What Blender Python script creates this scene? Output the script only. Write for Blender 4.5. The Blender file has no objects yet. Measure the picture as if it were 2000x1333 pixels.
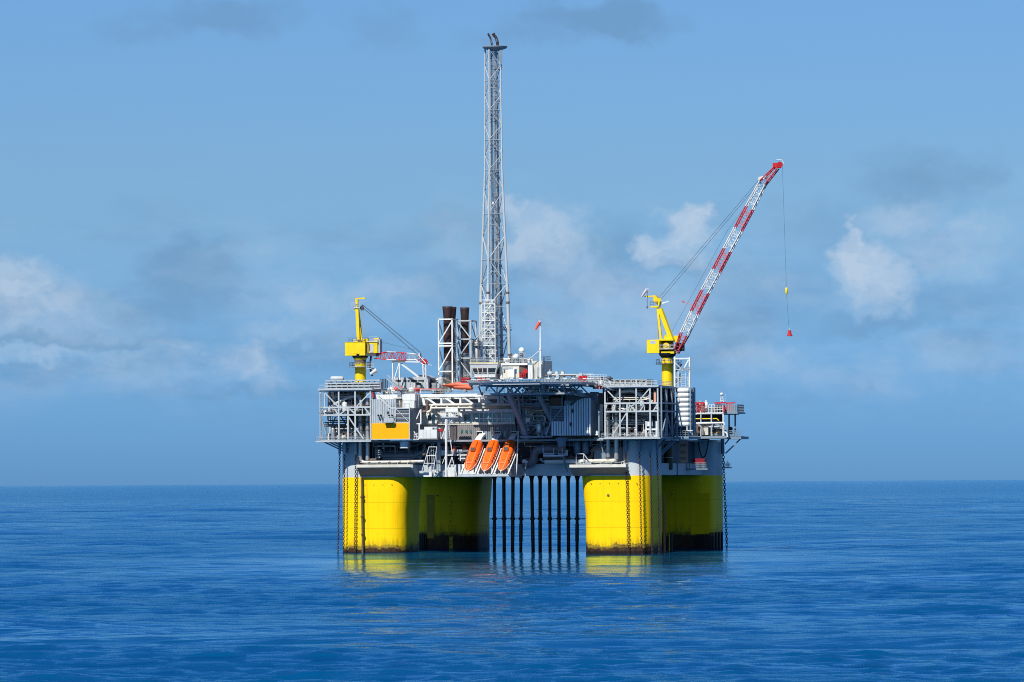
import bpy, math, random
import numpy as np

# ------------------------------------------------------------------ scene, camera, light
SC = bpy.context.scene
COL = SC.collection
R = math.radians
random.seed(7)

# measured frame of the place: the platform stands with its own axes u (along the front face),
# v (inward, away from the viewer) and z (up), turned by TH about the vertical.
TH = R(16.1); CT, ST = math.cos(TH), math.sin(TH)
DIST, CAMH, FPX, ROLL = 1350.0, 17.5, 10800.0, 0.00628     # camera distance, height, focal length (2000 px frame)

cam = bpy.data.objects.new('camera', bpy.data.cameras.new('camera'))
COL.objects.link(cam)
cam.location = (0, -DIST, CAMH)
cam.rotation_mode = 'XYZ'
from mathutils import Matrix, Vector
cam.matrix_world = Matrix.Translation((0, -DIST, CAMH)) @ Matrix.Rotation(R(90), 4, 'X') @ Matrix.Rotation(-ROLL, 4, 'Z')
cam.data.sensor_width = 36
cam.data.lens = 36 * FPX / 2000
cam.data.shift_y = (942.8 - 666.5) / 2000
cam.data.clip_start = 5
cam.data.clip_end = 400000
SC.camera = cam

SUN = Vector((-0.42, -0.80, 1.0)).normalized()              # towards the sun
sun = bpy.data.objects.new('sun', bpy.data.lights.new('sun', 'SUN'))
COL.objects.link(sun)
sun.data.energy = 5.0
sun.data.angle = R(0.5)
sun.data.color = (1.0, 0.95, 0.86)
sun.rotation_euler = (-SUN).to_track_quat('-Z', 'Y').to_euler()
sun.location = (-200, -400, 500)

SC.view_settings.view_transform = 'Standard'
SC.view_settings.look = 'None'
SC.view_settings.gamma = 1
SC.view_settings.exposure = 0.35
SC.render.engine = 'CYCLES'
SC.cycles.max_bounces = 6
SC.cycles.diffuse_bounces = 3
SC.cycles.glossy_bounces = 3
SC.cycles.caustics_reflective = False
SC.cycles.caustics_refractive = False
SC.cycles.use_denoising = True
SC.cycles.denoiser = 'OPENIMAGEDENOISE'
SC.cycles.denoising_input_passes = 'RGB_ALBEDO_NORMAL'
SC.cycles.denoising_prefilter = 'NONE'
SC.cycles.use_adaptive_sampling = False
SC.cycles.pixel_filter_type = 'BLACKMAN_HARRIS'
SC.cycles.filter_width = 1.0

def build_world():
    w = bpy.data.worlds.new('World'); SC.world = w; w.use_nodes = True
    nt = w.node_tree; N = nt.nodes; L = nt.links; N.clear()
    out = N.new('ShaderNodeOutputWorld'); bg = N.new('ShaderNodeBackground')
    sky = N.new('ShaderNodeTexSky'); sky.sky_type = 'NISHITA'; sky.sun_disc = False
    sky.sun_elevation = math.asin(SUN.z); sky.sun_rotation = math.atan2(SUN.x, SUN.y)
    sky.altitude = 0; sky.air_density = 1.0; sky.dust_density = 0.6; sky.ozone_density = 2.0
    bg.inputs['Strength'].default_value = 0.1
    L.new(bg.outputs[0], out.inputs[0])
    def math_(op, a, b=None, c=None, clamp=False):
        n = N.new('ShaderNodeMath'); n.operation = op; n.use_clamp = clamp
        for i, x in enumerate((a, b, c)):
            if x is None: continue
            if isinstance(x, (int, float)): n.inputs[i].default_value = x
            else: L.new(x, n.inputs[i])
        return n.outputs[0]
    def mix(f, a, b, kind='MIX'):
        n = N.new('ShaderNodeMix'); n.data_type = 'RGBA'; n.blend_type = kind
        for k, x in ((0, f), (6, a), (7, b)):
            if isinstance(x, (int, float)): n.inputs[k].default_value = x
            elif isinstance(x, tuple): n.inputs[k].default_value = x
            else: L.new(x, n.inputs[k])
        return n.outputs[2]
    tc = N.new('ShaderNodeTexCoord'); sp = N.new('ShaderNodeSeparateXYZ'); L.new(tc.outputs['Generated'], sp.inputs[0])
    az = math_('ARCTAN2', sp.outputs[0], sp.outputs[1])       # 0 straight ahead
    el = math_('ARCSINE', sp.outputs[2])
    # degrees
    az = math_('MULTIPLY', az, 57.2958); el = math_('MULTIPLY', el, 57.2958)
    # haze layer near the horizon, the same all round
    hz = N.new('ShaderNodeMapRange'); hz.interpolation_type = 'SMOOTHSTEP'
    L.new(el, hz.inputs[0]); hz.inputs[1].default_value = 0.1; hz.inputs[2].default_value = 3.4
    hz.inputs[3].default_value = 0.0; hz.inputs[4].default_value = 1.0
    hi = N.new('ShaderNodeMapRange'); hi.interpolation_type = 'SMOOTHSTEP'
    L.new(el, hi.inputs[0]); hi.inputs[1].default_value = 3.0; hi.inputs[2].default_value = 24.0
    tint = mix(hi.outputs[0], mix(hz.outputs[0], SKY_LOW, SKY_HIGH), SKY_TOP)
    base = mix(1.0, sky.outputs[0], tint, 'MULTIPLY')
    # cloud field in angular coordinates, domain-warped so that edges billow
    cb = N.new('ShaderNodeCombineXYZ'); L.new(az, cb.inputs[0]); L.new(math_('MULTIPLY', el, 1.25), cb.inputs[1])
    nz = N.new('ShaderNodeTexNoise'); nz.inputs['Scale'].default_value = 2.6; nz.inputs['Detail'].default_value = 6; nz.inputs['Roughness'].default_value = 0.56
    L.new(cb.outputs[0], nz.inputs['Vector'])
    v1 = N.new('ShaderNodeVectorMath'); v1.operation = 'SUBTRACT'; L.new(nz.outputs['Color'], v1.inputs[0]); v1.inputs[1].default_value = (.5, .5, .5)
    v2 = N.new('ShaderNodeVectorMath'); v2.operation = 'SCALE'; L.new(v1.outputs[0], v2.inputs[0]); v2.inputs['Scale'].default_value = 0.8
    v3 = N.new('ShaderNodeVectorMath'); v3.operation = 'ADD'; L.new(cb.outputs[0], v3.inputs[0]); L.new(v2.outputs[0], v3.inputs[1])
    def blob(px, py, rx, ry, s):
        a = math.degrees(math.atan((px - 1000) / FPX)); e = math.degrees(math.atan((942.8 - py) / FPX)) * 1.25
        k = math.degrees(1 / FPX)
        s1 = N.new('ShaderNodeVectorMath'); s1.operation = 'SUBTRACT'; L.new(v3.outputs[0], s1.inputs[0]); s1.inputs[1].default_value = (a, e, 0)
        s2 = N.new('ShaderNodeVectorMath'); s2.operation = 'MULTIPLY'; L.new(s1.outputs[0], s2.inputs[0]); s2.inputs[1].default_value = (1 / (rx * k), 1 / (ry * k * 1.25), 0)
        s3 = N.new('ShaderNodeVectorMath'); s3.operation = 'LENGTH'; L.new(s2.outputs[0], s3.inputs[0])
        m = N.new('ShaderNodeMapRange'); m.interpolation_type = 'SMOOTHSTEP'; L.new(s3.outputs['Value'], m.inputs[0])
        m.inputs[1].default_value = 1.12 if s > .55 else 1.4; m.inputs[2].default_value = 0.35 if s > .55 else .1; m.inputs[3].default_value = 0; m.inputs[4].default_value = s
        return m.outputs[0]
    def field(lst):
        acc = None
        for b in lst:
            o = blob(*b); acc = o if acc is None else math_('MAXIMUM', acc, o)
        return acc
    lit = field(CLOUD_LIT); dark = field(CLOUD_DARK)
    # broken low cumulus in every direction, outside the named clouds too
    n2 = N.new('ShaderNodeTexNoise'); n2.inputs['Scale'].default_value = 0.75; n2.inputs['Detail'].default_value = 9; n2.inputs['Roughness'].default_value = 0.58
    mp = N.new('ShaderNodeVectorMath'); mp.operation = 'MULTIPLY'; L.new(cb.outputs[0], mp.inputs[0]); mp.inputs[1].default_value = (0.8, 1.6, 1); L.new(mp.outputs[0], n2.inputs['Vector'])
    r2 = N.new('ShaderNodeMapRange'); L.new(n2.outputs['Fac'], r2.inputs[0]); r2.inputs[1].default_value = .48; r2.inputs[2].default_value = .74; r2.inputs[4].default_value = .5
    band = N.new('ShaderNodeMapRange'); band.interpolation_type = 'SMOOTHSTEP'; L.new(el, band.inputs[0]); band.inputs[1].default_value = 3.6; band.inputs[2].default_value = 1.4
    band.inputs[3].default_value = 0; band.inputs[4].default_value = 1
    b2 = N.new('ShaderNodeMapRange'); b2.interpolation_type = 'SMOOTHSTEP'; L.new(el, b2.inputs[0]); b2.inputs[1].default_value = 0.4; b2.inputs[2].default_value = 1.3
    wisps = math_('MULTIPLY', math_('MULTIPLY', r2.outputs[0], band.outputs[0]), b2.outputs[0])
    lit = math_('MAXIMUM', lit, wisps)
    # inner modelling of the lit clouds
    n3 = N.new('ShaderNodeTexNoise'); n3.inputs['Scale'].default_value = 2.6; n3.inputs['Detail'].default_value = 5; n3.inputs['Roughness'].default_value = .5; L.new(v3.outputs[0], n3.inputs['Vector'])
    r3 = N.new('ShaderNodeMapRange'); L.new(n3.outputs['Fac'], r3.inputs[0]); r3.inputs[1].default_value = .3; r3.inputs[2].default_value = .6; r3.inputs[3].default_value = .45; r3.inputs[4].default_value = 1.0
    lit = math_('MULTIPLY', lit, r3.outputs[0], clamp=True)
    n4 = N.new('ShaderNodeTexNoise'); n4.inputs['Scale'].default_value = 0.9; n4.inputs['Detail'].default_value = 7; n4.inputs['Roughness'].default_value = 0.52
    mp4 = N.new('ShaderNodeVectorMath'); mp4.operation = 'MULTIPLY_ADD'; L.new(cb.outputs[0], mp4.inputs[0]); mp4.inputs[1].default_value = (0.7, 1.5, 1); mp4.inputs[2].default_value = (31, 17, 0); L.new(mp4.outputs[0], n4.inputs['Vector'])
    r4 = N.new('ShaderNodeMapRange'); r4.interpolation_type = 'SMOOTHSTEP'; L.new(n4.outputs['Fac'], r4.inputs[0]); r4.inputs[1].default_value = .47; r4.inputs[2].default_value = .7; r4.inputs[4].default_value = .65
    dark = math_('MAXIMUM', dark, math_('MULTIPLY', math_('MULTIPLY', r4.outputs[0], band.outputs[0]), b2.outputs[0]))
    c = mix(dark, base, CLOUD_DARK_COL)
    c = mix(lit, c, CLOUD_LIT_COL)
    L.new(c, bg.inputs['Color'])

SKY_LOW = (0.205, 0.505, 1.18, 1); SKY_HIGH = (0.300, 0.495, 0.825, 1); SKY_TOP = (0.34, 0.47, 0.74, 1)
CLOUD_LIT_COL = (3.7, 4.7, 6.0, 1); CLOUD_DARK_COL = (1.15, 2.36, 4.0, 1)
#            px    py   rx   ry  strength
CLOUD_LIT = [(35, 548, 98, 62, 0.80), (85, 590, 143, 65, 0.62), (10, 600, 156, 78, 0.60), (160, 640, 169, 39, 0.40), (30, 690, 247, 20, 0.50), (250, 690, 195, 16, 0.36), (485, 705, 81, 47, 0.62), (520, 740, 44, 29, 0.50), (340, 672, 91, 21, 0.45),
             (1065, 470, 117, 86, 0.75), (1005, 412, 49, 47, 0.70), (1110, 520, 91, 58, 0.50), (900, 470, 91, 78, 0.25), (1340, 455, 72, 52, 1.00), (1372, 432, 34, 31, 1.00), (1285, 480, 52, 34, 0.85), (1330, 510, 81, 39, 0.60),
             (1690, 530, 91, 75, 0.95), (1730, 560, 78, 73, 0.80), (1672, 470, 34, 44, .90), (1770, 430, 91, 44, 0.50), (1910, 450, 84, 39, 0.45),
             (1250, 610, 195, 72, 0.45), (1470, 710, 117, 49, 0.45), (760, 570, 143, 34, 0.40), (1880, 700, 156, 47, 0.30), (1100, 640, 156, 52, 0.30),
             (100, 630, 210, 46, .5), (620, 590, 170, 36, .4), (1150, 560, 130, 60, .5), (1260, 650, 210, 40, .45), (1850, 500, 150, 60, .45), (560, 650, 120, 30, .35)]
CLOUD_DARK = [(1180, 38, 190, 55, 0.62), (1030, 70, 138, 30, 0.38), (440, 28, 161, 41, 0.53), (290, 60, 103, 34, 0.31), (755, 50, 80, 52, 0.31), (360, 540, 115, 86, 0.56), (430, 570, 80, 57, 0.44),
              (1765, 370, 92, 63, 0.44), (1915, 345, 69, 46, 0.44), (1600, 440, 126, 57, 0.31), (900, 450, 103, 46, 0.38), (200, 650, 299, 30, 0.38), (1500, 610, 230, 46, 0.25), (1210, 480, 69, 57, 0.44), (300, 700, 150, 25, 0.38),
              (150, 665, 320, 22, .6), (90, 720, 260, 18, .4), (380, 520, 120, 80, .6), (900, 560, 150, 60, .4), (1200, 490, 80, 60, .5), (1060, 545, 130, 26, .5), (1340, 530, 100, 26, .5), (1500, 570, 170, 70, .4), (1800, 350, 140, 60, .55), (1710, 640, 150, 30, .5), (1850, 600, 220, 50, .4), (600, 690, 260, 26, .4), (1100, 690, 320, 28, .4), (500, 760, 260, 20, .35)]
build_world()

# ------------------------------------------------------------------ measuring: photo position + depth v -> platform coordinates
def P(px, py, v):
    a = (px - 1000) + ROLL * (942.8 - py)
    b = (942.8 - py) - ROLL * (px - 1000)
    u = (a * (DIST + v * CT) - FPX * v * ST) / (FPX * CT + a * ST)
    d = DIST - u * ST + v * CT
    return (u, v, CAMH + b * d / FPX)
def U(px, v, py=850): return P(px, py, v)[0]
def Z(py, px=1000, v=0): return P(px, py, v)[2]

# ------------------------------------------------------------------ materials
def lin(r, g, b):
    f = lambda c: (c / 255 / 12.92) if c / 255 <= .04045 else ((c / 255 + .055) / 1.055) ** 2.4
    return (f(r), f(g), f(b))
MATS = {}
def mat(name, col, rough=.5, metal=0.0, var=.25, rust=0.0, rcol=(.16, .07, .03), spec=.22, streak=True, bump=0.0, coat=0.0):
    if name in MATS: return MATS[name]
    m = bpy.data.materials.new(name); m.use_nodes = True
    nt = m.node_tree; N = nt.nodes; L = nt.links
    b = N['Principled BSDF']
    b.inputs['Roughness'].default_value = rough; b.inputs['Metallic'].default_value = metal
    b.inputs['Specular IOR Level'].default_value = spec
    b.inputs['Coat Weight'].default_value = coat
    g = N.new('ShaderNodeNewGeometry')
    oi = N.new('ShaderNodeObjectInfo')
    n1 = N.new('ShaderNodeTexNoise'); n1.inputs['Scale'].default_value = .45; n1.inputs['Detail'].default_value = 6; n1.inputs['Roughness'].default_value = .65
    L.new(g.outputs['Position'], n1.inputs['Vector'])
    mp = N.new('ShaderNodeMapping'); mp.inputs['Scale'].default_value = (2.2, 2.2, .16); L.new(g.outputs['Position'], mp.inputs[0])
    n2 = N.new('ShaderNodeTexNoise'); n2.inputs['Scale'].default_value = 1.0; n2.inputs['Detail'].default_value = 7; n2.inputs['Roughness'].default_value = .62
    L.new(mp.outputs[0], n2.inputs['Vector'])
    def rng(x, a, c, lo, hi):
        r = N.new('ShaderNodeMapRange'); L.new(x, r.inputs[0])
        for i, k in enumerate((a, c, lo, hi)): r.inputs[i + 1].default_value = k
        return r.outputs[0]
    def mix(f, a, c, kind='MIX'):
        n = N.new('ShaderNodeMix'); n.data_type = 'RGBA'; n.blend_type = kind
        for k, x in ((0, f), (6, a), (7, c)):
            if isinstance(x, (int, float)): n.inputs[k].default_value = x
            elif isinstance(x, tuple): n.inputs[k].default_value = (x + (1,))[:4]
            else: L.new(x, n.inputs[k])
        return n.outputs[2]
    dk = tuple(c * (1 - var) for c in col)
    c = mix(rng(n1.outputs['Fac'], .35, .68, 0, 1), col, dk)
    if streak:
        c = mix(rng(n2.outputs['Fac'], .5, .75, 0, .5), c, tuple(x * (1 - 1.4 * var) if 1.4 * var < 1 else 0 for x in col))
    # every piece its own slight shade
    sh = rng(oi.outputs['Random'], 0, 1, 1 - var * .5, 1 + var * .15)
    cb = N.new('ShaderNodeCombineColor'); [L.new(sh, cb.inputs[i]) for i in range(3)]
    c = mix(1.0, c, cb.outputs[0], 'MULTIPLY')
    if rust > 0:
        c = mix(rng(n2.outputs['Fac'], .72 - rust * .3, .80 - rust * .2, 0, .85), c, rcol)
    L.new(c, b.inputs['Base Color'])
    if bump:
        bp = N.new('ShaderNodeBump'); bp.inputs['Strength'].default_value = bump; bp.inputs['Distance'].default_value = .05
        L.new(n1.outputs['Fac'], bp.inputs['Height']); L.new(bp.outputs[0], b.inputs['Normal'])
    MATS[name] = m
    return m

WHITE = mat('white_paint', (.70, .73, .72), .45, var=.2, rust=.22, rcol=(.35, .24, .15))
CREAM = mat('cream_paint', (.62, .60, .52), .5, var=.18, rust=.22, rcol=(.3, .2, .12))
LGREY = mat('light_grey_paint', (.42, .47, .50), .5, var=.2, rust=.18, rcol=(.2, .13, .08))
GREY = mat('grey_paint', (.30, .345, .37), .5, var=.25, rust=.15)
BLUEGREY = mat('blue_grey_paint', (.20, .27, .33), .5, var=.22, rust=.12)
DGREY = mat('dark_grey_steel', (.075, .085, .10), .55, var=.3, rust=.2)
GAP = mat('shadowed_interior_steel', (.05, .055, .065), .7, var=.4, rust=.2)  # shade inside bays and recesses is put into this near-black colour
FRAMEC = mat('pale_frame_paint', (.45, .50, .52), .5, var=.15, rust=.15, rcol=(.25, .17, .1))
GALV = mat('galvanised_steel', (.42, .44, .45), .42, metal=.55, var=.25)
PIPE = mat('insulated_pipe_cladding', (.46, .43, .39), .38, metal=.6, var=.25, rust=.12)
BROWNPIPE = mat('brown_pipe', (.17, .12, .10), .45, var=.3, rust=.3)
RUST = mat('heat_browned_steel', (.055, .030, .029), .5, var=.45, rust=.25, rcol=(.14, .06, .03))
STAINLESS = mat('bare_stainless', (.40, .36, .31), .3, metal=.85, var=.35, streak=True)
RED = mat('red_paint', (.52, .022, .03), .45, var=.2, rust=.1)
PALERED = mat('sun_bleached_red', (.62, .10, .09), .6, var=.2)
ORANGE = mat('orange_fibreglass', (.84, .13, .012), .28, var=.14, rust=.12, rcol=(.45, .09, .02), coat=.3, bump=.25)
CORAL = mat('faded_orange_cover', (.80, .17, .08), .5, var=.2)
YEL = mat('crane_yellow', (.82, .60, .012), .4, var=.18, rust=.2, rcol=(.35, .2, .02))
AMBER = mat('amber_yellow_board', (.84, .385, .0), .6, var=.06)
BLACK = mat('black_rubber_steel', (.012, .013, .016), .5, var=.4)
CHAIN = mat('rusty_chain', (.075, .035, .03), .65, var=.5, rust=.4)
GLASS = mat('tinted_glass', (.012, .03, .04), .06, var=.3, spec=.9, streak=False)
TEALGLASS = mat('teal_window_glass', (.03, .17, .18), .08, var=.35, spec=.9, streak=False)
SIGNCOL = mat('faded_orange_sign', (.70, .36, .24), .6, var=.2, rust=.2)
INK = mat('sign_ink', (.03, .025, .04), .6, var=.2)
WIRE = mat('steel_wire', (.05, .055, .06), .5, var=.2)

# ------------------------------------------------------------------ geometry helpers
ABS = {}                                   # object -> its position in platform coordinates
def w2(u, v, z): return (u * CT + v * ST, -u * ST + v * CT, z)

class G:
    """collects vertices and faces of ONE piece, in platform coordinates"""
    def __init__(s): s.v = []; s.f = []; s.sm = []
    def add(s, vs, fs, smooth=False):
        o = len(s.v); s.v += [tuple(x) for x in vs]; s.f += [tuple(i + o for i in f) for f in fs]; s.sm += [smooth] * len(fs)
        return s
    def box(s, a, b):
        x0, y0, z0 = (min(a[i], b[i]) for i in range(3)); x1, y1, z1 = (max(a[i], b[i]) for i in range(3))
        return s.add([(x0, y0, z0), (x1, y0, z0), (x1, y1, z0), (x0, y1, z0), (x0, y0, z1), (x1, y0, z1), (x1, y1, z1), (x0, y1, z1)],
                     [(0, 3, 2, 1), (4, 5, 6, 7), (0, 1, 5, 4), (1, 2, 6, 5), (2, 3, 7, 6), (3, 0, 4, 7)])
    def beam(s, a, b, w, h=None):
        a = Vector(a); b = Vector(b); d = (b - a); 
        if d.length < 1e-6: return s
        d.normalize(); up = Vector((0, 0, 1)) if abs(d.z) < .95 else Vector((0, 1, 0))
        r = d.cross(up).normalized(); t = r.cross(d).normalized(); h = h or w
        r = r * w / 2; t = t * h / 2
        vs = [a - r - t, a + r - t, a + r + t, a - r + t, b - r - t, b + r - t, b + r + t, b - r + t]
        return s.add(vs, [(0, 1, 2, 3), (7, 6, 5, 4), (0, 4, 5, 1), (1, 5, 6, 2), (2, 6, 7, 3), (3, 7, 4, 0)])
    def tube(s, pts, r, n=8, caps=True):
        pts = [Vector(p) for p in pts]; m = len(pts); rs = r if isinstance(r, (list, tuple)) else [r] * m
        vs = []; ref = None
        for i, p in enumerate(pts):
            d = (pts[min(i + 1, m - 1)] - pts[max(i - 1, 0)]).normalized()
            if ref is None:
                ref = Vector((0, 0, 1)) if abs(d.z) < .9 else Vector((0, 1, 0))
            x = d.cross(ref)
            if x.length < 1e-4: x = d.cross(Vector((1, 0, 0)))
            x.normalize(); y = x.cross(d).normalized(); ref = y
            for k in range(n):
                a = 2 * math.pi * k / n
                vs.append(p + x * rs[i] * math.cos(a) + y * rs[i] * math.sin(a))
        fs = [(i * n + k, (i + 1) * n + k, (i + 1) * n + (k + 1) % n, i * n + (k + 1) % n) for i in range(m - 1) for k in range(n)]
        s.add(vs, fs, n > 5)
        if caps:
            s.add(vs[:n], [tuple(range(n))]); s.add(vs[-n:], [tuple(range(n))[::-1]])
        return s
    def lathe(s, c, prof, n=20):                # prof: (radius, z) from bottom to top, around c
        vs = []; m = len(prof)
        for r, z in prof:
            for k in range(n):
                a = 2 * math.pi * k / n; vs.append((c[0] + r * math.cos(a), c[1] + r * math.sin(a), z))
        s.add(vs, [(i * n + k, i * n + (k + 1) % n, (i + 1) * n + (k + 1) % n, (i + 1) * n + k) for i in range(m - 1) for k in range(n)], True)
        s.add(vs[:n], [tuple(range(n))[::-1]]); s.add(vs[-n:], [tuple(range(n))])
        return s
    def prism(s, poly, axis, a, b):             # poly in the two other axes
        n = len(poly)
        def pt(p, t):
            return {0: (t, p[0], p[1]), 1: (p[0], t, p[1]), 2: (p[0], p[1], t)}[axis]
        s.add([pt(p, a) for p in poly] + [pt(p, b) for p in poly],
              [tuple(range(n)), tuple(range(2 * n - 1, n - 1, -1))] + [(i, (i + 1) % n, n + (i + 1) % n, n + i) for i in range(n)])
        return s
    def corrugated(s, a, b, z0, z1, pitch=.5, dep=.14, thick=.12):
        """ribbed sheet from a to b (u, v) standing z0..z1, ribs proud of the face"""
        ax = Vector((a[0], a[1])); bx = Vector((b[0], b[1])); d = bx - ax; L = d.length; d.normalize(); nrm = Vector((d.y, -d.x))
        n = max(1, round(L / pitch)); p = L / n; pr = []
        for i in range(n):
            x = i * p
            pr += [(x, 0), (x + p * .28, 0), (x + p * .40, dep), (x + p * .88, dep)]
        pr.append((L, 0))
        fr = [ax + d * x + nrm * o for x, o in pr]; bk = [ax + d * x - nrm * thick for x, o in pr]; m = len(fr)
        vs = [(q.x, q.y, z0) for q in fr] + [(q.x, q.y, z1) for q in fr] + [(q.x, q.y, z0) for q in bk] + [(q.x, q.y, z1) for q in bk]
        fs = []
        for i in range(m - 1):
            fs += [(i, i + 1, m + i + 1, m + i), (2 * m + i + 1, 2 * m + i, 3 * m + i, 3 * m + i + 1), (m + i, m + i + 1, 3 * m + i + 1, 3 * m + i), (i + 1, i, 2 * m + i, 2 * m + i + 1)]
        fs += [(0, m, 3 * m, 2 * m), (m - 1, 3 * m - 1, 4 * m - 1, 2 * m - 1)]
        return s.add(vs, fs)
    def railing(s, pts, h=1.1, step=1.5, r=.035, rails=3):
        for a, b in zip(pts[:-1], pts[1:]):
            a = Vector(a); b = Vector(b); n = max(1, round((b - a).length / step))
            for i in range(n + 1):
                p = a.lerp(b, i / n); s.beam(p, p + Vector((0, 0, h)), r * 2)
            for k in range(rails):
                o = Vector((0, 0, h * (k + 1) / rails)); s.beam(a + o, b + o, r * 2)
        return s
    def ladder(s, a, b, w=.5, side=(1, 0, 0), cage=False):
        a = Vector(a); b = Vector(b); o = Vector(side) * w / 2
        s.beam(a - o, b - o, .08).beam(a + o, b + o, .08)
        n = int((b - a).length / .45)
        for i in range(1, n): p = a.lerp(b, i / n); s.beam(p - o, p + o, .05)
        return s
    def stairs(s, a, b, w=.9, side=(0, 1, 0)):
        a = Vector(a); b = Vector(b); o = Vector(side) * w / 2; up = Vector((0, 0, 1.0))
        for q in (-1, 1):
            s.beam(a + o * q, b + o * q, .08, .28); s.beam(a + o * q + up, b + o * q + up, .07)
            for i in range(0, 6): p = a.lerp(b, i / 5) + o * q; s.beam(p, p + up, .06)
        n = max(3, int(abs(b.z - a.z) / .24))
        for i in range(n + 1): p = a.lerp(b, i / n); s.box(p - o - Vector((.13, .1, .02)), p + o + Vector((.13, .1, .02)))
        return s
    def dome(s, c, r, n=16, m=8, squash=1.0, z0=-.5):
        vs = []; 
        a0 = math.asin(z0)
        for j in range(m):
            t = a0 + (math.pi / 2 - a0) * j / m
            for k in range(n):
                a = 2 * math.pi * k / n; vs.append((c[0] + r * math.cos(t) * math.cos(a), c[1] + r * math.cos(t) * math.sin(a), c[2] + r * squash * math.sin(t)))
        vs.append((c[0], c[1], c[2] + r * squash)); top = len(vs) - 1
        fs = [(j * n + k, j * n + (k + 1) % n, (j + 1) * n + (k + 1) % n, (j + 1) * n + k) for j in range(m - 1) for k in range(n)]
        fs += [((m - 1) * n + k, (m - 1) * n + (k + 1) % n, top) for k in range(n)] + [tuple(range(n))[::-1]]
        return s.add(vs, fs, True)

def make(name, g, material, parent=None, base=None):
    """link one piece as one mesh object; parent: a thing or a part of it"""
    vs = np.array(g.v, dtype=float)
    c = np.array(base) if base is not None else (vs.min(0) + vs.max(0)) / 2
    if base is None and parent is None: c[2] = vs[:, 2].min()
    me = bpy.data.meshes.new(name); me.from_pydata((vs - c).tolist(), [], g.f); me.polygons.foreach_set('use_smooth', g.sm); me.materials.append(material); me.update()
    o = bpy.data.objects.new(name, me); COL.objects.link(o); ABS[o] = tuple(c)
    if parent is None:
        o.location = w2(*c); o.rotation_euler = (0, 0, -TH)
    else:
        o.parent = parent; p = ABS[parent]; o.location = (c[0] - p[0], c[1] - p[1], c[2] - p[2])
    return o
def tag(o, label, cat, group=None):
    o['label'] = label; o['category'] = cat
    if group: o['group'] = group
    return o
def thing(name, label, cat, base, group=None):
    o = bpy.data.objects.new(name, None); COL.objects.link(o); ABS[o] = tuple(base)
    o.location = w2(*base); o.rotation_euler = (0, 0, -TH); o.empty_display_size = .5
    return tag(o, label, cat, group)
def copy_thing(o, du, dv, dz=0, label=None):
    """a copy of a thing with its parts and sub-parts, moved in platform axes"""
    def cp(x, parent):
        c = x.copy(); COL.objects.link(c); p = ABS[x]; ABS[c] = (p[0] + du, p[1] + dv, p[2] + dz)
        if parent is None: c.location = w2(*ABS[c])
        else: c.parent = parent
        for ch in KIDS.get(x, []): cp(ch, c)
        return c
    KIDS = {}
    for q in bpy.data.objects:
        if q.parent: KIDS.setdefault(q.parent, []).append(q)
    n = cp(o, None)
    if label: n['label'] = label
    return n
def fbox(T, name, px0, py0, px1, py1, v, dep, m):
    """a block whose front face (at depth v) spans the given photo rectangle"""
    pm = (px0 + px1) / 2
    return make(name, G().box((U(px0, v, py0), v, Z(py1, pm, v)), (U(px1, v, py0), v + dep, Z(py0, pm, v))), m, T)
def bar(T, name, a, b, w, m, round_=False, n=6):
    g = G().tube([a, b], w / 2, n) if round_ else G().beam(a, b, w)
    return make(name, g, m, T)
def fbar(T, name, px0, py0, px1, py1, v, w, m, v2=None, round_=False):
    return bar(T, name, P(px0, py0, v), P(px1, py1, v if v2 is None else v2), w, m, round_)
def joints(T, a, b, z0, z1, pitch, w=.09, off=.02, m=None, ztop=None):
    """dark open joints between cladding ribs, set in the troughs"""
    ax = Vector((a[0], a[1])); bx = Vector((b[0], b[1])); d = bx - ax; L = d.length; d.normalize(); nrm = Vector((d.y, -d.x))
    n = max(1, round(L / pitch)); p = L / n; g = G()
    for i in range(n):
        c = ax + d * (i * p + p * .14); q0 = c - d * w / 2 + nrm * off; q1 = c + d * w / 2 - nrm * .02
        g.box((q0.x, q0.y, z0), (q1.x, q1.y, ztop(c.x) if ztop else z1))
    return make('panel_joint', g, m or DGREY, T)
def pipe(T, pts, r, m=PIPE, n=8, name='pipe'):
    """pipe with rounded bends through the given points"""
    pts = [Vector(p) for p in pts]; out = [pts[0]]
    for i in range(1, len(pts) - 1):
        a, b, c = pts[i - 1], pts[i], pts[i + 1]; k = min(r * 2.2, (a - b).length * .45, (c - b).length * .45)
        p0 = b + (a - b).normalized() * k; p1 = b + (c - b).normalized() * k
        for t in (0, .25, .5, .75, 1): out.append(p0.lerp(b, t).lerp(b.lerp(p1, t), t))
    out.append(pts[-1])
    return make(name, G().tube(out, r, n), m, T)

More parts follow.
